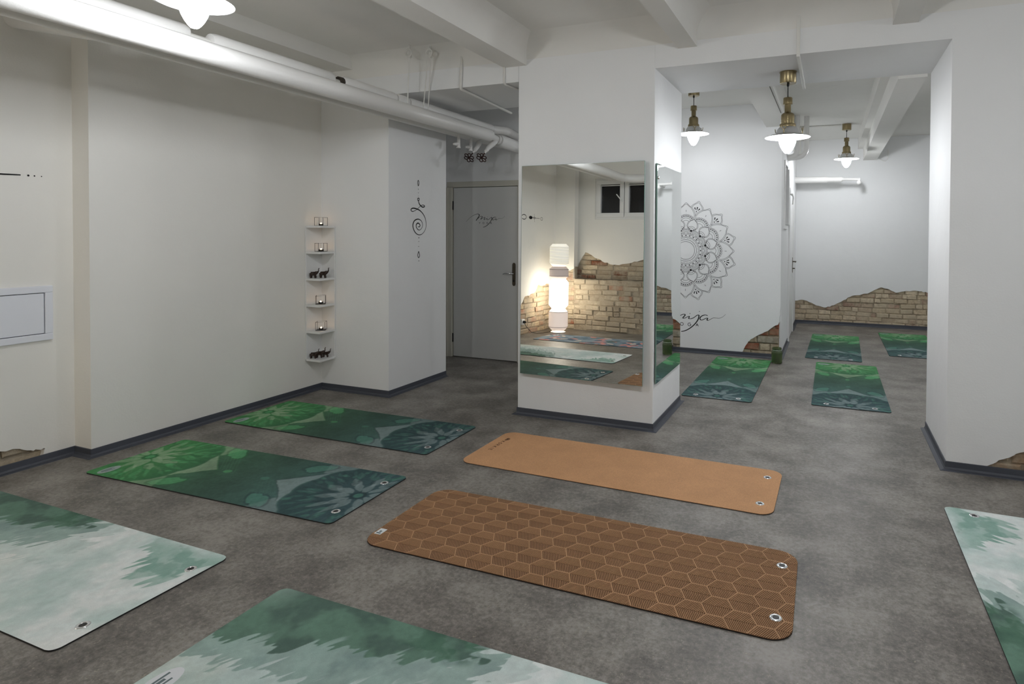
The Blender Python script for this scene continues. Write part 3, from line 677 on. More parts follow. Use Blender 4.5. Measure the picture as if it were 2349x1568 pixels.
# ------------------------------------------------------------------ pendant lamps
def pendant(label, x, y, z, up=0, power=1.0, rz=0):
    gl = mat('lit_opal_glass', (.9, .9, .9), .3, emit=(.94, .965, 1.0), es=150*power)
    o = thing('pendant_lamp', label, 'lamp', (x, y, z), rz, 'brass and aluminium pendant lamps')
    MB().lathe([(.062, 0), (.062, -.004), (.058, -.006), (.058, -.080), (.055, -.085), (.0001, -.085)], 32).build('ceiling_canopy', M['brass'], o, smooth=35)
    MB().lathe([(.009, -.085), (.009, -.098), (.006, -.106), (.0035, -.107), (.0035, -.180+up), (.007, -.182+up), (.009, -.190+up)], 12).build('cord', M['rubber'], o, smooth=40); o0 = o; o = bpy.data.objects.new('x', None)
    MB().lathe([(.0001, -.188), (.030, -.188), (.0325, -.192), (.0325, -.230), (.034, -.231), (.034, -.236), (.023, -.238), (.023, -.292), (.026, -.297), (.038, -.303), (.046, -.312), (.048, -.325), (.048, -.378), (.056, -.380), (.058, -.386), (.058, -.402), (.054, -.406)], 36, cap=False).build('socket_housing', M['brass'], o, smooth=35)
    MB().lathe([(.056, -.402), (.062, -.406), (.076, -.424), (.082, -.446), (.084, -.451), (.158, -.474), (.1605, -.478), (.1605, -.480), (.158, -.4785)], 48, cap=False).build('shade', M['alu'], o, smooth=35)
    MB().lathe([(.158, -.4786), (.083, -.456), (.078, -.447), (.072, -.426), (.060, -.410), (.0001, -.408)], 48, cap=False).build('shade_lining', M['shadein'], o, smooth=35)
    MB().lathe([(.0001, -.440), (.058, -.452), (.0625, -.470), (.0625, -.490), (.059, -.515), (.051, -.540), (.039, -.564), (.026, -.583), (.016, -.593), (.0001, -.596)], 28).build('glass_globe', gl, o, smooth=60)
    for k in range(3):
        a = .35+k*2*PI/3; c = Vector((.108*math.cos(a), .108*math.sin(a), 0)); t = Vector((-math.sin(a), math.cos(a), 0)); mb = MB()
        mb.tube([c+Vector((0, 0, -.458)), c+Vector((0, 0, -.432))], .004, 8)
        for sg in (-1, 1): mb.tube([c+Vector((0, 0, -.434)), c+t*sg*.012+Vector((0, 0, -.424)), c+t*sg*.016+Vector((0, 0, -.404))], .0032, 8)
        mb.build('wing_screw', M['brass'], o, smooth=50)
    for c in list(o.children): c.parent = o0; c.location.z = up
    bpy.data.objects.remove(o)
    return o0
pendant('pendant lamp hanging from the main beam between the pillars, largest whole one in view', -.304, 4.637, ZB, 0, 1.0)
pendant('pendant lamp right beside the mirrored pillar, its canopy half hidden by the beam', -1.338, 6.20, ZC, 0, .62, .5)
pendant('small distant pendant lamp near the far brick wall', .187, 8.94, ZC, 0, 1.0, .2)
pendant('pendant lamp cut by the top left edge of the photo, above the thick pipe', -2.70, 1.885, ZC, 0, 1.0, .9)
pendant('pendant lamp over the middle of the near room, above the picture edge', -.12, 1.75, ZC, 0, 1.35, .1)
pendant('added fill pendant lamp over the right of the near room, outside the picture', 2.65, 1.85, ZC, 0, 1.0, .7)  # assumed lamp out of view, added to brighten the right side
pendant('added fill pendant lamp over the right of the back room, unseen, behind the right pillar', 2.1, 5.75, ZC, 0, 1.0, 1.1)  # second assumed lamp, hidden from view, added as fill for the back room
# ------------------------------------------------------------------ pipes under the ceiling
def bend(pts, r=.14, n=6):
    P = [Vector(p) for p in pts]; out = [P[0]]
    for i in range(1, len(P)-1):
        a = (P[i-1]-P[i]); b = (P[i+1]-P[i]); ra = min(r, a.length*.49, b.length*.49); p0 = P[i]+a.normalized()*ra; p2 = P[i]+b.normalized()*ra
        for k in range(n+1):
            t = k/n; out.append(p0*(1-t)**2+P[i]*2*t*(1-t)+p2*t*t)
    out.append(P[-1]); return out
pm_ = thing('heating_pipe', 'thickest white insulated heating pipe under the ceiling along the left wall', 'pipe', (-3.2, 3.0, 2.414))
o3 = Vector((-3.2, 3.0, 2.414)); rel = lambda pts: [Vector(p)-o3 for p in pts]
MB().tube(rel(bend([(-1.3, -.34, 2.40), (-3.2, -.34, 2.40), (-3.2, .3, 2.414), (-3.2, 5.24, 2.414)], .22)), .061, 24).build('pipe_insulation', M['pipe'], pm_, smooth=50)
MB().tube(rel([(-3.2, 5.23, 2.414), (-3.2, 5.255, 2.414), (-3.2, 5.29, 2.405), (-3.2, 5.42, 2.392)]), [.050, .040, .034, .034], 16).lathe([(.046, -.014), (.050, -.008), (.050, .012), (.046, .018)], 16, M=Matrix.Translation(Vector((-3.2, 5.40, 2.394))-o3) @ Matrix.Rotation(PI/2, 4, 'X')).build('pipe_fitting', M['pipe'], pm_, smooth=40)
MB().tube(rel([(-3.2, 5.42, 2.390), (-3.2, 5.46, 2.388), (-3.2, YD+.01, 2.372)]), [.058, .064, .064], 24).build('pipe_insulation', M['pipe'], pm_, smooth=50)
for (x0, y0, x1, y1) in ((-3.19, 4.0, -3.2, 3.985), (-3.04, 4.05, -3.19, 4.175), (-3.03, 4.07, -3.19, 4.24)):
    MB().tube(rel([(x0, y0, 2.93), (x1, y1, 2.47)]), .0042, 8).build('hanger_rod', M['conduit'], pm_)
for (x0, y0) in ((-3.19, 4.0), (-3.035, 4.06)):
    mb = MB(); mb.tube(rel([(x0, y0, ZC), (x0, y0, 2.90)]), .010, 8)
    mb.tube(rel([(x0+.028*math.cos(t), y0-.012, 2.885+.028*math.sin(t)) for t in [i*PI/7 for i in range(14)]]), .007, 6, closed=True); mb.box(x0+3.2-.012, x0+3.2+.012, y0-3-.014, y0-3+.014, 2.85-2.414, 2.87-2.414)
    mb.build('hanger_clamp', M['conduit'], pm_, smooth=50)
def wheel(mb, c, axis, r):
    ax = Vector(axis).normalized(); u = ax.cross(Vector((0, 0, 1))).normalized(); w = ax.cross(u); c = Vector(c)
    for k in range(6):
        a = k*PI/3; d = u*math.cos(a)+w*math.sin(a); e = -u*math.sin(a)+w*math.cos(a)
        cc = c+d*r*.58; mb.tube([cc+d*r*.40*math.cos(t)+e*r*.30*math.sin(t) for t in [i*PI/6 for i in range(12)]], .0048, 6, closed=True)
    mb.ball(c, .009, 8)
def valve(parent, o, base, mid, tip, r=.055):
    base, mid, tip = [Vector(p)-o for p in (base, mid, tip)]; ax = (tip-mid)
    v = MB().tube([base, base*.5+mid*.5, mid, mid+ax*.35, mid+ax*.36, mid+ax*.55], [.026, .028, .022, .018, .010, .010], 12).build('valve_body', M['pipe'], parent, smooth=40)
    MB().tube([mid+ax*.5, tip], .0055, 8).build('valve_stem', M['cast'], v)
    mb = MB(); wheel(mb, tip, ax, r); mb.build('valve_wheel', M['cast'], v, smooth=60)
valve(pm_, o3, (-3.2, 5.36, 2.37), (-3.2, 5.22, 2.285), (-3.2, 5.095, 2.172))

o4 = Vector((-3.45, 3.0, 2.446)); pl = thing('heating_pipe', 'white heating pipe behind and below the thickest one, with a branch into the alcove wall', 'pipe', o4)
rel4 = lambda pts: [Vector(p)-o4 for p in pts]
MB().tube(rel4(bend([(-1.3, -.52, 2.43), (-3.45, -.52, 2.43), (-3.45, .3, 2.446), (-3.45, YD+.01, 2.43)], .22)), .052, 20).build('pipe_insulation', M['pipe'], pl, smooth=50)
MB().tube(rel4(bend([(-3.45, 2.52, 2.446), (-3.45, 2.06, 2.46), (-3.75, 2.06, 2.52), (XL0-.01, 2.06, 2.682)], .3)), .050, 20).build('pipe_branch', M['pipe'], pl, smooth=50)
for y0 in (5.03, 5.245):
    mb = MB(); mb.tube(rel4([(-3.42, y0, 2.40), (-3.42, y0, 2.34), (-3.42, y0-.004, 2.32), (-3.42, y0-.004, 2.275)]), [.016, .016, .018, .018], 10)
    mb.tube(rel4([(-3.42, y0-.005, 2.31), (-3.42, y0-.05, 2.30), (-3.42, y0-.085, 2.297)]), [.012, .018, .010], 10); mb.lathe([(.020, -.006), (.020, .006)], 12, M=Matrix.Translation(Vector((-3.42, y0-.004, 2.274))-o4))
    mb.build('drain_cock', M['pipe'], pl, smooth=40)
valve(pl, o4, (-3.42, 5.42, 2.40), (-3.40, 5.33, 2.315), (-3.40, 5.18, 2.19))

o5 = Vector((-3.36, 3.0, 2.535)); pr_ = thing('heating_pipe', 'white heating pipe lying highest, its insulation broken by two gaps', 'pipe', o5)
rel5 = lambda pts: [Vector(p)-o5 for p in pts]
def rpipe(y0, y1, r=.050, z=2.535):
    MB().tube(rel5([(-3.36, y0, z), (-3.36, y0+.004, z), (-3.36, y0+.03, z), (-3.36, y1-.03, z), (-3.36, y1-.004, z), (-3.36, y1, z)]), [r*.55, r*.85, r, r, r*.85, r*.55], 20).build('pipe_insulation', M['pipe'], pr_, smooth=50)
rpipe(.6, 2.30); rpipe(2.43, 3.35); rpipe(3.44, 4.02, .048); rpipe(4.03, 4.18, .048); rpipe(4.19, 5.55, .047)
MB().tube(rel5([(-3.36, .5, 2.525), (-3.36, 5.6, 2.525)]), .022, 12).build('bare_pipe', M['conduit'], pr_, smooth=50)
MB().tube(rel5([(-3.36, 3.41, 2.53), (-3.36, 3.446, 2.532)]), .040, 12).build('torn_insulation', M['grime'], pr_)
MB().tube(rel5(bend([(-3.36, 5.54, 2.53), (-3.34, 5.62, 2.535), (-3.26, 5.70, 2.53), (-3.25, YD+.01, 2.50)], .05)), [.034]*3+[.050]*3+[.054]*99 if False else .046, 20).build('pipe_elbow', M['pipe'], pr_, smooth=50)

# conduits and cables on beam, joists and soffit
def conduit(name, label, pts, r, cat='conduit', m='conduit', box=None):
    o = Vector(pts[0]); mb = MB()
    if box:
        for kk, (a, b) in enumerate(zip(pts, pts[1:])):
            a, b = Vector(a)-o, Vector(b)-o; a = a+(b-a).normalized()*(2.001*box if kk else 0); lo = [min(a[i], b[i])-box for i in range(3)]; hi = [max(a[i], b[i])+box for i in range(3)]
            mb.box(lo[0], hi[0], lo[1], hi[1], lo[2], hi[2])
        ob = mb.build(name, M[m], loc=o, bevel=.002)
    else: ob = mb.tube([Vector(p)-o for p in bend(pts, .03)], r, 10).build(name, M[m], smooth=50, loc=o)
    return tag(ob, label, cat)
conduit('cable_conduit', 'painted conduit running down the beam face and under it beside the heating pipes', [(-2.815, YC1-.013, ZC), (-2.83, YC1-.013, 2.609), (-2.93, 5.20, 2.609)], .012)
conduit('cable_conduit', 'thin painted conduit curving off the beam onto its underside left of the mirrored pillar', [(-2.424, YC1-.009, 2.75), (-2.424, YC1-.009, 2.612), (-2.37, 4.75, 2.612), (-2.29, 5.02, 2.612)], .009)
conduit('cable_trunking', 'slim white cable trunking crossing the beam beside the largest pendant lamp', [(-.213, YC1-.011, ZC-.012), (-.213, YC1-.011, ZB-.012), (-.213, 5.12, ZB-.012)], 0, box=.011)
conduit('cable', 'thin dark cable along the joist behind the largest pendant lamp', [(-.49, 5.05, 2.668), (-.485, 6.4, 2.668)], .0022, 'cable', 'grime')
conduit('cable_conduit', 'thin conduit on the ceiling leading to the distant pendant lamp', [(-.52, 8.94, ZC-.009), (.12, 8.94, ZC-.009)], .009)
tag(MB().tube(bend([(0, 0, 0), (.03, 0, -.05), (.12, 0, -.10), (.16, 0, -.04), (.155, 0, .09)], .04), .004, 6).build('cable_loop', M['conduit'], loc=(.648, 10.25, 2.66), smooth=50), 'loose cable loop hanging beside the far joist', 'cable')
# water pipes in the back room
fp = thing('wall_pipe', 'white pipe with narrowing end along the far wall above the bricks', 'pipe', (XD, YF-.40, 2.284))
MB().tube([(0, 0, 0), (.47, 0, -.004)], .049, 20).build('pipe_insulation', M['pipe'], fp, smooth=50)
MB().tube([(.465, 0, -.003), (.67, 0, -.006)], .040, 18).build('pipe_sleeve', M['pipe'], fp, smooth=50)
MB().tube([(.66, 0, -.004), (.69, 0, -.004), (.70, 0, -.004), (.93, 0, -.012)], [.040, .03, .021, .021], 14).ball((.915, -.005, -.058), .034, 12).tube([(.915, 0, -.01), (.915, 0, -.05)], .016, 10).tube([(.90, 0, -.012), (.915, .03, -.012), (.915, .41, -.012)], .02, 10).build('pipe_end', M['pipe'], fp, smooth=50)
for i, (dx, dy, lab) in enumerate([(.115, 0, 'left one of two white riser pipes turning into the side wall under the ceiling'), (.225, .10, 'right one of two white riser pipes turning into the side wall under the ceiling')]):
    p = [(XD+dx, 8.1+dy, ZC), (XD+dx, 8.1+dy, 2.44), (XD-.02, 8.1+dy, 2.42)]; o = Vector(p[0])
    tag(MB().tube([Vector(q)-o for q in bend(p, .12, 8)], .033, 18).build('riser_pipe', M['pipe'], loc=o, smooth=50), lab, 'pipe')

# ------------------------------------------------------------------ green glass jar
j = thing('glass_jar', 'green glass jar on the floor at the broken corner of the mandala wall', 'jar', (-.545, 6.97, 0))
MB().lathe([(.0001, .002), (.052, .002), (.058, .010), (.059, .120), (.056, .136), (.048, .146), (.050, .152), (.052, .166), (.050, .172), (.044, .170), (.043, .150), (.052, .134), (.0545, .118), (.0535, .012), (.0001, .008)], 36, cap=False).build('jar_glass', M['jar'], j, smooth=45)
MB().tube([(.052*math.cos(t), .052*math.sin(t), .147) for t in [i*PI/16 for i in range(32)]], .0022, 6, closed=True).build('wire_band', M['chrome'], j, smooth=60)

# ------------------------------------------------------------------ floor lantern, socket
fl = thing('floor_lamp', 'tall stacked paper lantern lamp glowing in the corner by the bricks, seen in the mirror', 'lamp', (-4.185, -.10, 0))
R0 = .150
def drum(z0, z1, ch, m):
    return MB().lathe([(R0*.72, z0), (R0, z0+ch), (R0, z1-ch), (R0*.72, z1)], 40, cap=False).build('lamp_shade', M[m], fl, smooth=25)
def hoops(sh_, zs, m='grime'):
    for z in zs: MB().tube([(R0*1.003*math.cos(t), R0*1.003*math.sin(t), z) for t in [i*PI/24 for i in range(48)]], .0028, 6, closed=True).build('hoop', M[m], sh_, smooth=60)
s1 = drum(.045, .375, .05, 'paper3'); hoops(s1, [.095, .328])
s2 = drum(.385, .835, .05, 'paper')
s3 = drum(.840, 1.035, .045, 'paper4'); hoops(s3, [.885, .990])
s4 = drum(1.045, 1.385, .045, 'paper2'); hoops(s4, [1.085+.018*k for k in range(15)], 'frame')
MB().lathe([(.0001, .004), (.115, .004), (.12, .010), (.115, .016), (.0001, .016)], 32).tube([(.09, 0, .012), (.1, 0, .05)], .005, 6).tube([(-.05, .08, .012), (-.055, .09, .05)], .005, 6).tube([(-.05, -.08, .012), (-.055, -.09, .05)], .005, 6).build('lamp_base', M['white'], fl, smooth=40)
MB().tube(spline([(.0, 0), (.1, .05)], 2) and [(-.10, .03, .012), (-.15, .10, .006), (-.16, .20, .006), (-.22, .28, .006), (-.27, .36, .03), (-.30, .46, .12), (-.302, .53, .195)], .004, 6).build('power_cord', M['rubber'], fl, smooth=60)
so = thing('wall_socket', 'white wall socket on the bricks of the alcove wall behind the lantern lamp', 'socket', (XL0-.004, .43, .20))
MB().box(-.03, .012, -.042, .042, -.042, .042).build('socket_plate', M['white'], so, bevel=.004)
MB().lathe([(.02, 0), (.02, .03), (.012, .045)], 14, M=Matrix.Translation((.012, 0, 0)) @ Matrix.Rotation(PI/2, 4, 'Y')).build('plug', M['rubber'], so, smooth=40)

# ------------------------------------------------------------------ yoga mats
def fbm(x, y, sc_, oct_=4, seed=0):
    rs = np.random.RandomState(seed); tot = np.zeros_like(x); amp = 1; norm = 0
    for o in range(oct_):
        g = rs.rand(128, 128); xs = x*sc_*(2**o)+rs.rand()*99; ys = y*sc_*(2**o)+rs.rand()*99
        xi = np.floor(xs).astype(int); yi = np.floor(ys).astype(int); fx = xs-xi; fy = ys-yi; fx = fx*fx*(3-2*fx); fy = fy*fy*(3-2*fy)
        a = g[xi % 128, yi % 128]; b = g[(xi+1) % 128, yi % 128]; c = g[xi % 128, (yi+1) % 128]; d = g[(xi+1) % 128, (yi+1) % 128]
        tot += amp*((a*(1-fx)+b*fx)*(1-fy)+(c*(1-fx)+d*fx)*fy); norm += amp; amp *= .55
    return tot/norm
def sstep(a, b, x):
    t = np.clip((x-a)/(b-a), 0, 1); return t*t*(3-2*t)
def lerp(A, B, t): return A+(np.array(B)-A)*t[:, None]
def lin(c): return np.array(rgb(*c))
def grad(u, stops):
    us = [s[0] for s in stops]; cs = np.array([lin(s[1]) for s in stops])
    return np.stack([np.interp(u, us, cs[:, k]) for k in range(3)], 1)
def petal(u, w, cx, cy, ang, r0, r1, wid, soft=.006):
    dx, dy = u-cx, w-cy; ca, sa = math.cos(ang), math.sin(ang); t = (dx*ca+dy*sa-r0)/(r1-r0); q = np.abs(-dx*sa+dy*ca)
    tt = np.clip(t, 0, 1); hw = wid*np.sin(PI*tt**.8); ins = hw-q
    return sstep(-soft, soft, np.where((t > 0) & (t < 1), ins, -1))
def paint_green(u, w):
    L = 1.83
    n = fbm(u, w, 5, 5, 1); n2 = fbm(u, w*.6, 24, 4, 2)
    C = grad(u, [(0, (88, 164, 92)), (.22, (78, 146, 84)), (.45, (68, 118, 80)), (.62, (62, 98, 76)), (.95, (56, 84, 72)), (1.2, (60, 90, 82)), (1.5, (62, 92, 92)), (1.83, (76, 106, 110))])
    n4 = fbm(u*.35, w, 40, 3, 4); C = C*(.66+.6*n)[:, None]*(.8+.25*n2+.15*n4)[:, None]
    def flower(cx, dirn, pale, dark, mint, rb):
        nonlocal C
        d = np.hypot(u-cx, w); ang = np.arctan2(w, (u-cx)*dirn)
        # dark scalloped disc
        sc = rb+.018*np.abs(np.cos(ang*6)); C = lerp(C, dark, .55*sstep(.012, -.012, d-sc)*(.7+.5*n2))
        rs = random.Random(int(cx*100)+5); wob = fbm(u, w, 14, 3, 31)
        for (k, r0, r1, wd, col, st, ph) in ((26, rb*.80, rb*.98, .012, mint, .26, .5), (22, rb*.60, rb*.86, .016, mint, .36, 0), (30, rb*.5, rb*.92, .006, pale, .09, .3), (12, rb*.52, rb*.70, .020, mint, .30, .5), (11, rb*.34, rb*.66, .026, pale, .46, 0), (10, rb*.11, rb*.47, .027, pale, .58, .5), (10, rb*.40, rb*.56, .014, dark, .5, 0)):
            for i in range(k):
                a = 2*PI*(i+ph)/k+rs.uniform(-.10, .10); e = rs.uniform(-.03, .03)*rb
                m = petal(u+.012*(wob-.5), w+.03*(wob-.5), cx, 0, a, r0+e, r1+e, wd*rs.uniform(.75, 1.2), .004); vein = .75+.35*fbm(u*np.cos(a)+w*np.sin(a), -u*np.sin(a)+w*np.cos(a), 30, 2, 7)
                C = lerp(C, np.array(col)*1.0, st*m*np.clip(vein, 0, 1.2)*(.45+1.0*n))
        for i in range(70):
            rr_ = rs.uniform(.45, .95)*rb; a = rs.uniform(-PI, PI); px, py = cx+rr_*math.cos(a), rr_*math.sin(a); o_ = a+rs.uniform(-.8, .8); l_ = rs.uniform(.035, .085)
            C = lerp(C, mint if i % 3 else dark, rs.uniform(.25, .55)*petal(u, w, px, py, o_, 0, l_, rs.uniform(.008, .015), .003)*(.5+n))
        C = lerp(C, dark, .75*sstep(.052, .040, d)); C = lerp(C, mint, .6*sstep(.030, .022, d))
        # outer light band, pointed towards the middle of the mat
        x = (u-cx)*dirn
        lim = rb+.018*np.abs(np.cos(ang*6))+.012
        tip = .585-1.32*np.abs(w+.02*(wob-.5))+.9*w*w+.02*(wob-.5)
        band = sstep(-.006, .006, d-lim)*sstep(-.008, .008, tip-x)*(np.abs(w) < .20)*(x > 0)
        C = lerp(C, pale, .60*band*(.55+.8*n))
        for sg in (-1, 1):
            b2 = sstep(-.006, .006, d-lim)*sstep(-.008, .008, .46-x+(np.abs(w)-.3)*.45)*sstep(.165, .185, sg*w)*(x > .1)
            C = lerp(C, pale, .50*b2*(.55+.8*n))
            # leaf blobs
            lx, lw = x-.525, sg*w-.195; rr = (np.abs(lx+.051+.55*(lw-.025))/.070)**2.2+(np.abs(lw-.025+.12*lx)/(.046+.1*np.abs(wob-.5)))**2.2
            C = lerp(C, dark, .45*sstep(1.9, 1.4, rr)*(1-sstep(1.15, .95, rr))); C = lerp(C, mint, .62*sstep(1.1, .9, rr)*(.6+.7*n))
        # small dot and fine arcs near the middle
        C = lerp(C, mint, .5*sstep(1.2, .8, ((x-.665)/.028)**2+(w/.02)**2))
        for k in range(6):
            a0 = .50+.024*k; C = lerp(C, mint, .16*sstep(.0035, .001, np.abs(x-a0-.10+np.abs(w)*.9))*(np.abs(w) < .15+.01*k)*(x > .45))
        C = lerp(C, dark, .5*sstep(.010, .003, np.abs(tip-x))*(np.abs(w) < .2)*(x > .3))
    flower(.11, 1, lin((150, 176, 142)), lin((42, 104, 60)), lin((86, 168, 108)), .395)
    flower(1.735, -1, lin((132, 148, 148)), lin((36, 56, 60)), lin((76, 128, 112)), .375)
    g = C.mean(1); C = C+(g[:, None]-C)*.10; fin = fbm(u+.2*w, w, 70, 3, 9); C = C*(.84+.32*fin)[:, None]; return np.clip(C*1.1, 0, 1)
def jag(u, w, seed, amp=.035, f=22):
    a = u*.86-w*.5; b = u*.5+w*.86
    st = fbm(a, b*.16, f*2.1, 2, seed); bb = fbm(u, w, 9, 3, seed+1)
    return (st-.5)*amp*3.4+(bb-.5)*amp*1.3
def paint_forest(u, w):
    n = fbm(u, w, 4.5, 5, 11); n2 = fbm(u+.3*w, w-.3*u, 18, 4, 12); n3 = fbm(u, w, 60, 3, 13)
    C = grad(n*.75+.25*n2, [(.28, (196, 216, 212)), (.45, (218, 230, 227)), (.6, (232, 236, 233)), (.75, (238, 240, 240))])
    C = lerp(C, lin((230, 226, 198)), .45*sstep(.5, .7, fbm(u, w, 3, 3, 14))*sstep(1.2, .5, u))
    C = lerp(C, lin((170, 204, 194)), .36*sstep(.45, .66, fbm(u, w, 6, 5, 15)))
    def mass(us, ws, col, dark, st, seed, amp, top=9, hole=.0):
        nonlocal C
        line = np.interp(u, us, ws); e = (w-line)+jag(u, w, seed, amp)
        m = sstep(-.003, .006, e)*(u < us[-1]+.02)*(w < top)
        end = us[-1]-.05+jag(w, u, seed+3, .09, 16); m = m*sstep(.012, -.004, u-end)
        tone = fbm(u+.4*w, w, 10, 5, seed+5)
        cc = np.array(col)[None, :]*(.72+.5*tone)[:, None]*(.9+.2*n3)[:, None]
        cc = cc+(np.array(dark)[None, :]-cc)*(.75*sstep(.54, .70, fbm(u, w, 7, 4, seed+6)))[:, None]
        # lighter strokes left unpainted
        lt = sstep(.66, .72, fbm(u*.86-w*.5, (u*.5+w*.86)*.2, 40, 2, seed+7))*sstep(.09, .02, e)*.8
        C = C+(cc-C)*(np.clip(st*m*(1-lt), 0, 1))[:, None]
    mass([-.1, .3, .75, 1.0, 1.15], [-.30, -.22, -.10, -.02, .05], lin((186, 210, 203)), lin((150, 184, 178)), .6, 41, .05)
    mass([-.1, .2, .45, .78, .92, 1.02], [-.10, -.07, -.04, .0, .075, .15], lin((132, 168, 156)), lin((98, 134, 128)), .78, 51, .045)
    mass([-.1, .014, .13, .29, .437, .593, .723, .823, .90, .957, 1.0], [.02, .028, .043, .055, .125, .149, .170, .198, .234, .245, .26], lin((92, 134, 112)), lin((66, 94, 84)), .96, 61, .034)
    C = lerp(C, lin((150, 182, 168)), .55*sstep(.16, .0, u)*sstep(.15, .33, w))
    C = lerp(C, lin((50, 98, 72)), .55*sstep(.6, .75, u)*sstep(.98, .9, u)*sstep(.20, .235, w)*sstep(.42, .6, n2))
    # pale clump near the eyelets
    us, ws = [1.40, 1.47, 1.55, 1.62, 1.74, 1.80, 1.86], [.26, .17, .10, .055, .07, .17, .26]
    e = (w-np.interp(u, us, ws))+jag(u, w, 71, .055); mk = sstep(-.004, .02, e)*(u > 1.38)*(u < 1.87)*sstep(.335, .25, w+.06*(n-.5))
    C = lerp(C, lin((134, 184, 166)), .8*mk*(.55+.8*n2))
    C = lerp(C, lin((106, 162, 142)), .55*mk*sstep(.5, .62, fbm(u, w, 12, 4, 77)))
    C = lerp(C, lin((178, 208, 201)), .5*sstep(.5, .66, fbm(u, w, 5, 4, 79))*sstep(.05, -.2, w)*sstep(1.2, 1.6, u))
    fin = fbm(u, w, 45, 4, 90); g = C.mean(1); C = C+(g[:, None]-C)*.25; C = C*(.90+.2*fin)[:, None]
    return np.clip(C, 0, 1)
def paint_pink(u, w):
    n = fbm(u, w, 6, 4, 81); C = grad(n, [(.3, (104, 124, 142)), (.6, (138, 154, 166))])
    rs = random.Random(3)
    for i in range(70):
        cx, cy, a = rs.uniform(0, 1.83), rs.uniform(-.3, .3), rs.uniform(0, 2*PI); col = rs.choice([(216, 140, 132), (224, 150, 140), (72, 92, 116), (96, 118, 132), (206, 196, 186), (86, 110, 110)])
        C = lerp(C, lin(col), .88*petal(u, w, cx, cy, a, 0, rs.uniform(.12, .24), rs.uniform(.025, .05), .004))
    return C
TH = .006
def outline(L, W, r, n=8):
    out = []
    for (cx, cy, a0) in ((L/2-r, -W/2+r, -PI/2), (L/2-r, W/2-r, 0), (-L/2+r, W/2-r, PI/2), (-L/2+r, -W/2+r, PI)):
        for k in range(n+1): a = a0+PI/2*k/n; out.append((cx+r*math.cos(a), cy+r*math.sin(a)))
    return out
def painted_top(L, W, r, step, fn, name):
    nx, ny = int(L/step), int(W/step); t = np.linspace(0, 1, nx+1); ys = np.linspace(-W/2, W/2, ny+1)
    # finer rows at the rounded corners
    dyc = np.maximum(0, np.abs(ys)-(W/2-r)); ext = L/2-r+np.sqrt(np.maximum(0, r*r-dyc*dyc))
    X = (-ext[:, None]+2*ext[:, None]*t[None, :]); Y = np.repeat(ys[:, None], nx+1, 1); V = np.stack([X.ravel(), Y.ravel(), np.full(X.size, TH)], 1)
    i = np.arange(ny)[:, None]*(nx+1)+np.arange(nx)[None, :]; F = np.stack([i, i+1, i+nx+2, i+nx+1], -1).reshape(-1, 4)
    me = bpy.data.meshes.new(name); me.vertices.add(len(V)); me.vertices.foreach_set('co', V.ravel()); me.loops.add(F.size); me.loops.foreach_set('vertex_index', F.ravel())
    me.polygons.add(len(F)); me.polygons.foreach_set('loop_start', np.arange(len(F))*4); me.polygons.foreach_set('loop_total', np.full(len(F), 4)); me.update()
    C = fn(V[:, 0]+L/2, V[:, 1]); ca = me.color_attributes.new('print', 'FLOAT_COLOR', 'POINT')
    ca.data.foreach_set('color', np.concatenate([C, np.ones((len(C), 1))], 1).astype(np.float32).ravel())
    me.materials.append(M['print']); o = bpy.data.objects.new(name, me); COL.objects.link(o); return o
def slab(L, W, r, z0, z1): return MB().prism([(x, y, z0) for x, y in outline(L, W, r)], (0, 0, z1-z0))
def eyelet(parent, x, y, z=TH):
    e = MB().lathe([(.0125, -.003), (.0125, .0008), (.0145, .0022), (.019, .0022), (.0225, .0012), (.0232, 0)], 28, cap=False).build('eyelet', M['chrome'], parent, smooth=50, loc=(x, y, z))
    MB().lathe([(.0001, .0004), (.0128, .0004)], 20, cap=False).build('eyelet_hole', M['black'], e)
def oval(parent, x, y, a, b, rz, m, ink):
    o = MB().add([(a*math.cos(t), b*math.sin(t), 0) for t in [i*PI/20 for i in range(40)]], [list(range(40))]).build('printed_badge', m, parent, loc=(x, y, TH+.0004)); o.rotation_euler = (0, 0, rz)
    mb = MB()
    for k, (p, q, ww) in enumerate(((-.55, .40, .10), (-.66, .05, .14), (-.5, -.34, .09))):
        mb.box(a*p, a*(p+1.15*(.8 if k else 1)), b*q-b*ww, b*q+b*ww, .0002, .0004)
    mb.build('badge_ink', ink, o)
# green printed mats (green end u=0)
gm = thing('yoga_mat', 'green to teal flower printed yoga mat nearest the left wall step', 'yoga mat', (-3.186, 2.511, 0), .034, 'green flower printed yoga mats')
slab(1.83, .61, .03, 0, TH-.0006).build('mat_backing', M['rubber'], gm)
g_top = painted_top(1.83, .61, .03, .0042, paint_green, 'mat_print'); g_top.parent = gm
for y in (-.187, .187): eyelet(gm, .842, y)
oval(gm, -.820, -.228, .062, .036, PI/2, M['badge'], M['badgeink'])
for (x, y, a, lab) in ((-3.323, 3.471, .011, 'green to teal flower printed yoga mat nearest the corner shelf'), (-.916, 6.138, -PI/2-.002, 'green to teal flower printed yoga mat next to the green jar'),
                       (.168, 6.266, -PI/2-.001, 'green to teal flower printed yoga mat foremost in the middle of the back room'), (.058, 8.294, -PI/2-.02, 'green to teal flower printed yoga mat centred before the far brick wall'),
                       (.965, 8.80, -PI/2, 'green to teal flower printed yoga mat half hidden by the right pillar')):
    dup(gm, (x, y, 0), a, lab)
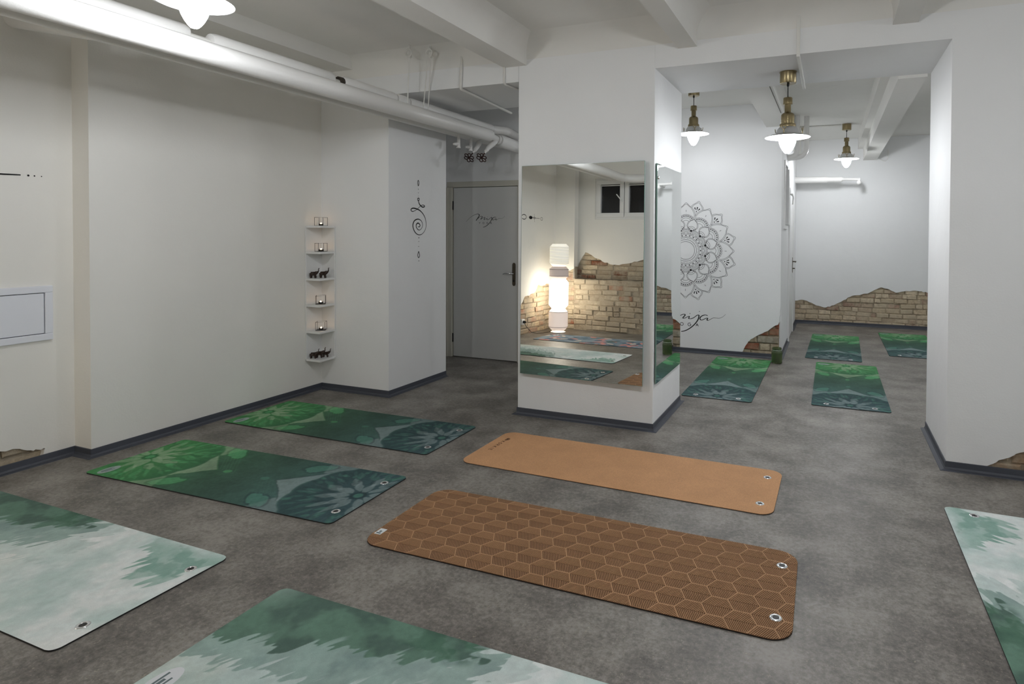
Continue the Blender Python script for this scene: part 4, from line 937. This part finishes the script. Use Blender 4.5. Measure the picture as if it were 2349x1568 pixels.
# forest printed mats
wm_ = thing('yoga_mat', 'pale mint forest printed yoga mat at the bottom edge with a white oval badge', 'yoga mat', (-1.112, 1.443, 0), 0, 'pale mint forest printed yoga mats')
slab(1.83, .65, .035, 0, TH-.0006).build('mat_backing', M['rubber'], wm_)
w_top = painted_top(1.83, .65, .035, .0034, paint_forest, 'mat_print'); w_top.parent = wm_
for y in (-.197, .197): eyelet(wm_, .851, y)
oval(wm_, -.842, -.205, .075, .042, PI/2, M['wbadge'], M['badgeink'])
dup(wm_, (-3.352, 1.519, 0), 0, 'pale mint forest printed yoga mat with two eyelets, at the lower left edge')
dup(wm_, (.893, 2.690, 0), PI/2, 'pale mint forest printed yoga mat at the right edge below the broken plaster')
# pink leaf mat, seen in the mirror
pk = thing('yoga_mat', 'blue grey and pink leaf printed yoga mat before the lantern lamp, seen in the mirror', 'yoga mat', (-3.262, .395, 0), 0)
slab(1.83, .61, .03, 0, TH-.0006).build('mat_backing', M['rubber'], pk)
p_top = painted_top(1.83, .61, .03, .012, paint_pink, 'mat_print'); p_top.parent = pk
oval(pk, -.80, -.20, .062, .036, PI/2, M['wbadge'], M['badgeink'])
# plain cork mat
ck = thing('yoga_mat', 'plain tan cork yoga mat in front of the mirrored pillar', 'yoga mat', (-1.200, 3.462, 0), -.010)
CL, CW, CR = 1.89, .615, .075
slab(CL, CW, CR, 0, TH*.55).build('mat_backing', M['rubber'], ck)
slab(CL, CW, CR, TH*.55, TH).build('mat_cork', M['cork'], ck)
for y in (-.185, .185): eyelet(ck, .868, y)
mb = MB(); f = lambda s, z: (z, -s, .0004)     # text reads towards -y, tops towards +x
def letters(txt, s0, h, adv, w):
    G = {'K': [[(0, 0), (0, 1)], [(.62, 1), (0, .42)], [(.2, .6), (.66, 0)]], 'O': [[(.36+.36*math.cos(i*PI/8), .5+.5*math.sin(i*PI/8)) for i in range(17)]],
         'R': [[(0, 0), (0, 1)], [(0, 1), (.4, 1), (.58, .88), (.58, .66), (.4, .52), (0, .52)], [(.3, .52), (.62, 0)]], 'I': [[(.1, 0), (.1, 1)]], 'E': [[(.55, 0), (0, 0)], [(0, 0), (0, 1)], [(0, 1), (.55, 1)], [(0, .52), (.48, .52)]]}
    s = s0
    for ch in txt:
        for st in G[ch]: ribbon(mb, [(s+x*h, y*h) for x, y in st], w, f)
        s += adv*(.55 if ch == 'I' else 1)
letters('KORKIE', -.085, .024, .036, .0048)
for k in range(7):
    a = -1.25+k*.42
    for rr in (.010, .018, .026): disc(mb, (-.128+rr*math.sin(a)*1.0, .006+rr*math.cos(a)), .0042, f, 8)
mb.build('printed_logo', M['corkink'], ck, loc=(-.885, .03, TH))
# hexagon cork mat
hx = thing('yoga_mat', 'brown cork yoga mat engraved with a honeycomb chevron pattern', 'yoga mat', (-1.062, 2.486, 0), .012)
HL, HW, HR = 1.895, .635, .085; T2 = .007
slab(HL, HW, HR, 0, T2*.55).build('mat_backing', M['rubber'], hx)
def clip(poly, outl):
    out = poly
    for i in range(len(outl)):
        a, b = outl[i], outl[(i+1) % len(outl)]; ex, ey = b[0]-a[0], b[1]-a[1]
        if ex*ex+ey*ey < 1e-12: continue
        inp, out = out, []
        if not inp: return []
        for k in range(len(inp)):
            p, q = inp[k-1], inp[k]; dp = ex*(p[1]-a[1])-ey*(p[0]-a[0]); dq = ex*(q[1]-a[1])-ey*(q[0]-a[0])
            if dq >= 0:
                if dp < 0: t = dp/(dp-dq); out.append((p[0]+(q[0]-p[0])*t, p[1]+(q[1]-p[1])*t))
                out.append(q)
            elif dp >= 0: t = dp/(dp-dq); out.append((p[0]+(q[0]-p[0])*t, p[1]+(q[1]-p[1])*t))
    return out
T1 = T2-.0018
hmb = MB(); hmb.prism([(x, y, T1*.6) for x, y in outline(HL, HW, HR)], (0, 0, T1*.4), 1)
OL = outline(HL-.001, HW-.001, HR, 6); half = .0615; hgt = .0593; colp = .0925
def ridge(q, mi=0):
    q = clip(q, OL)
    if len(q) < 3: return
    n = len(q); hmb.add([(x, y, T2) for x, y in q]+[(x, y, T1-.0002) for x, y in q], [list(range(n))]+[(k, n+k, n+(k+1) % n, (k+1) % n) for k in range(n)], mi)
for ci in range(-12, 13):
    for ri in range(-6, 7):
        cx = ci*colp+.024; cy = ri*2*hgt+(hgt if ci % 2 else 0)-.022
        if abs(cx) > HL/2+.08 or abs(cy) > HW/2+.08: continue
        g = .0028; NL = 15; sl = (half*.5)/hgt
        O6 = [(half, 0), (half*.5, hgt), (-half*.5, hgt), (-half, 0), (-half*.5, -hgt), (half*.5, -hgt)]; k6 = 1-g/hgt*1.15
        for k in range(6):
            a, b = O6[k], O6[(k+1) % 6]
            ridge([(cx+a[0], cy+a[1]), (cx+b[0], cy+b[1]), (cx+b[0]*k6, cy+b[1]*k6), (cx+a[0]*k6, cy+a[1]*k6)])
        hx0, hy0 = half*k6, hgt*k6
        for sg in (-1, 1):
            for k in range(NL):
                x0 = -hx0+(2*hx0)*(k+.42)/NL; x1 = x0+(2*hx0)/NL*.58; y0 = .0012
                q = clip([(x0+sl*y0, y0), (x1+sl*y0, y0), (x1+sl*hy0, hy0), (x0+sl*hy0, hy0)], [(-hx0, 0), (hx0, 0), (hx0*.5, hy0), (-hx0*.5, hy0)])
                if len(q) < 3: continue
                q = [(cx+x, cy+sg*y) for x, y in q]
                ridge(q[::-1] if sg < 0 else q, 2)
hmb.build('mat_cork', [M['corkline'], M['corkgroove'], M['corkfill']], hx)
for y in (-.188, .188): eyelet(hx, .885, y, T2)
tg = MB().box(-.026, .026, -.018, .018, 0, .0012).build('cloth_tag', M['tag'], hx, loc=(-.920, -.205, T2)); tg.rotation_euler = (0, 0, PI/2)
tg['label'] = 'white cloth tag'
MB().lathe([(.0001, .0016), (.007, .0016)], 14, cap=False).box(-.02, -.010, -.012, .012, .0013, .0016).build('tag_print', M['badgeink'], tg)

# ------------------------------------------------------------------ light, camera, look
w = bpy.data.worlds.new('World'); sc.world = w; w.use_nodes = True
w.node_tree.nodes['Background'].inputs[0].default_value = (.5, .55, .6, 1); w.node_tree.nodes['Background'].inputs[1].default_value = .02

cam = bpy.data.cameras.new('camera'); co = bpy.data.objects.new('camera', cam); COL.objects.link(co); sc.camera = co
f_px, cx, cy = 1377.61, 1360.74, 559.83
cam.sensor_width = 36; cam.sensor_fit = 'HORIZONTAL'; cam.lens = f_px*36/2349
cam.shift_x = (1174.5-cx)/2349; cam.shift_y = -(784-cy)/2349; cam.clip_start = .05; cam.clip_end = 50
R = Matrix.Rotation(math.radians(21.58), 4, 'Z') @ Matrix.Rotation(math.radians(90-.988), 4, 'X') @ Matrix.Rotation(math.radians(.303), 4, 'Z')
co.matrix_world = Matrix.Translation((0, 0, 1.4304)) @ R
vs = sc.view_settings; vs.view_transform = 'Standard'; vs.look = 'None'; vs.gamma = 1; vs.use_curve_mapping = False; vs.exposure = .3
cy_ = sc.cycles; cy_.use_denoising = True; cy_.max_bounces = 8; cy_.diffuse_bounces = 5; cy_.glossy_bounces = 4; cy_.transmission_bounces = 6; cy_.caustics_reflective = False; cy_.caustics_refractive = False
cy_.sample_clamp_indirect = 6
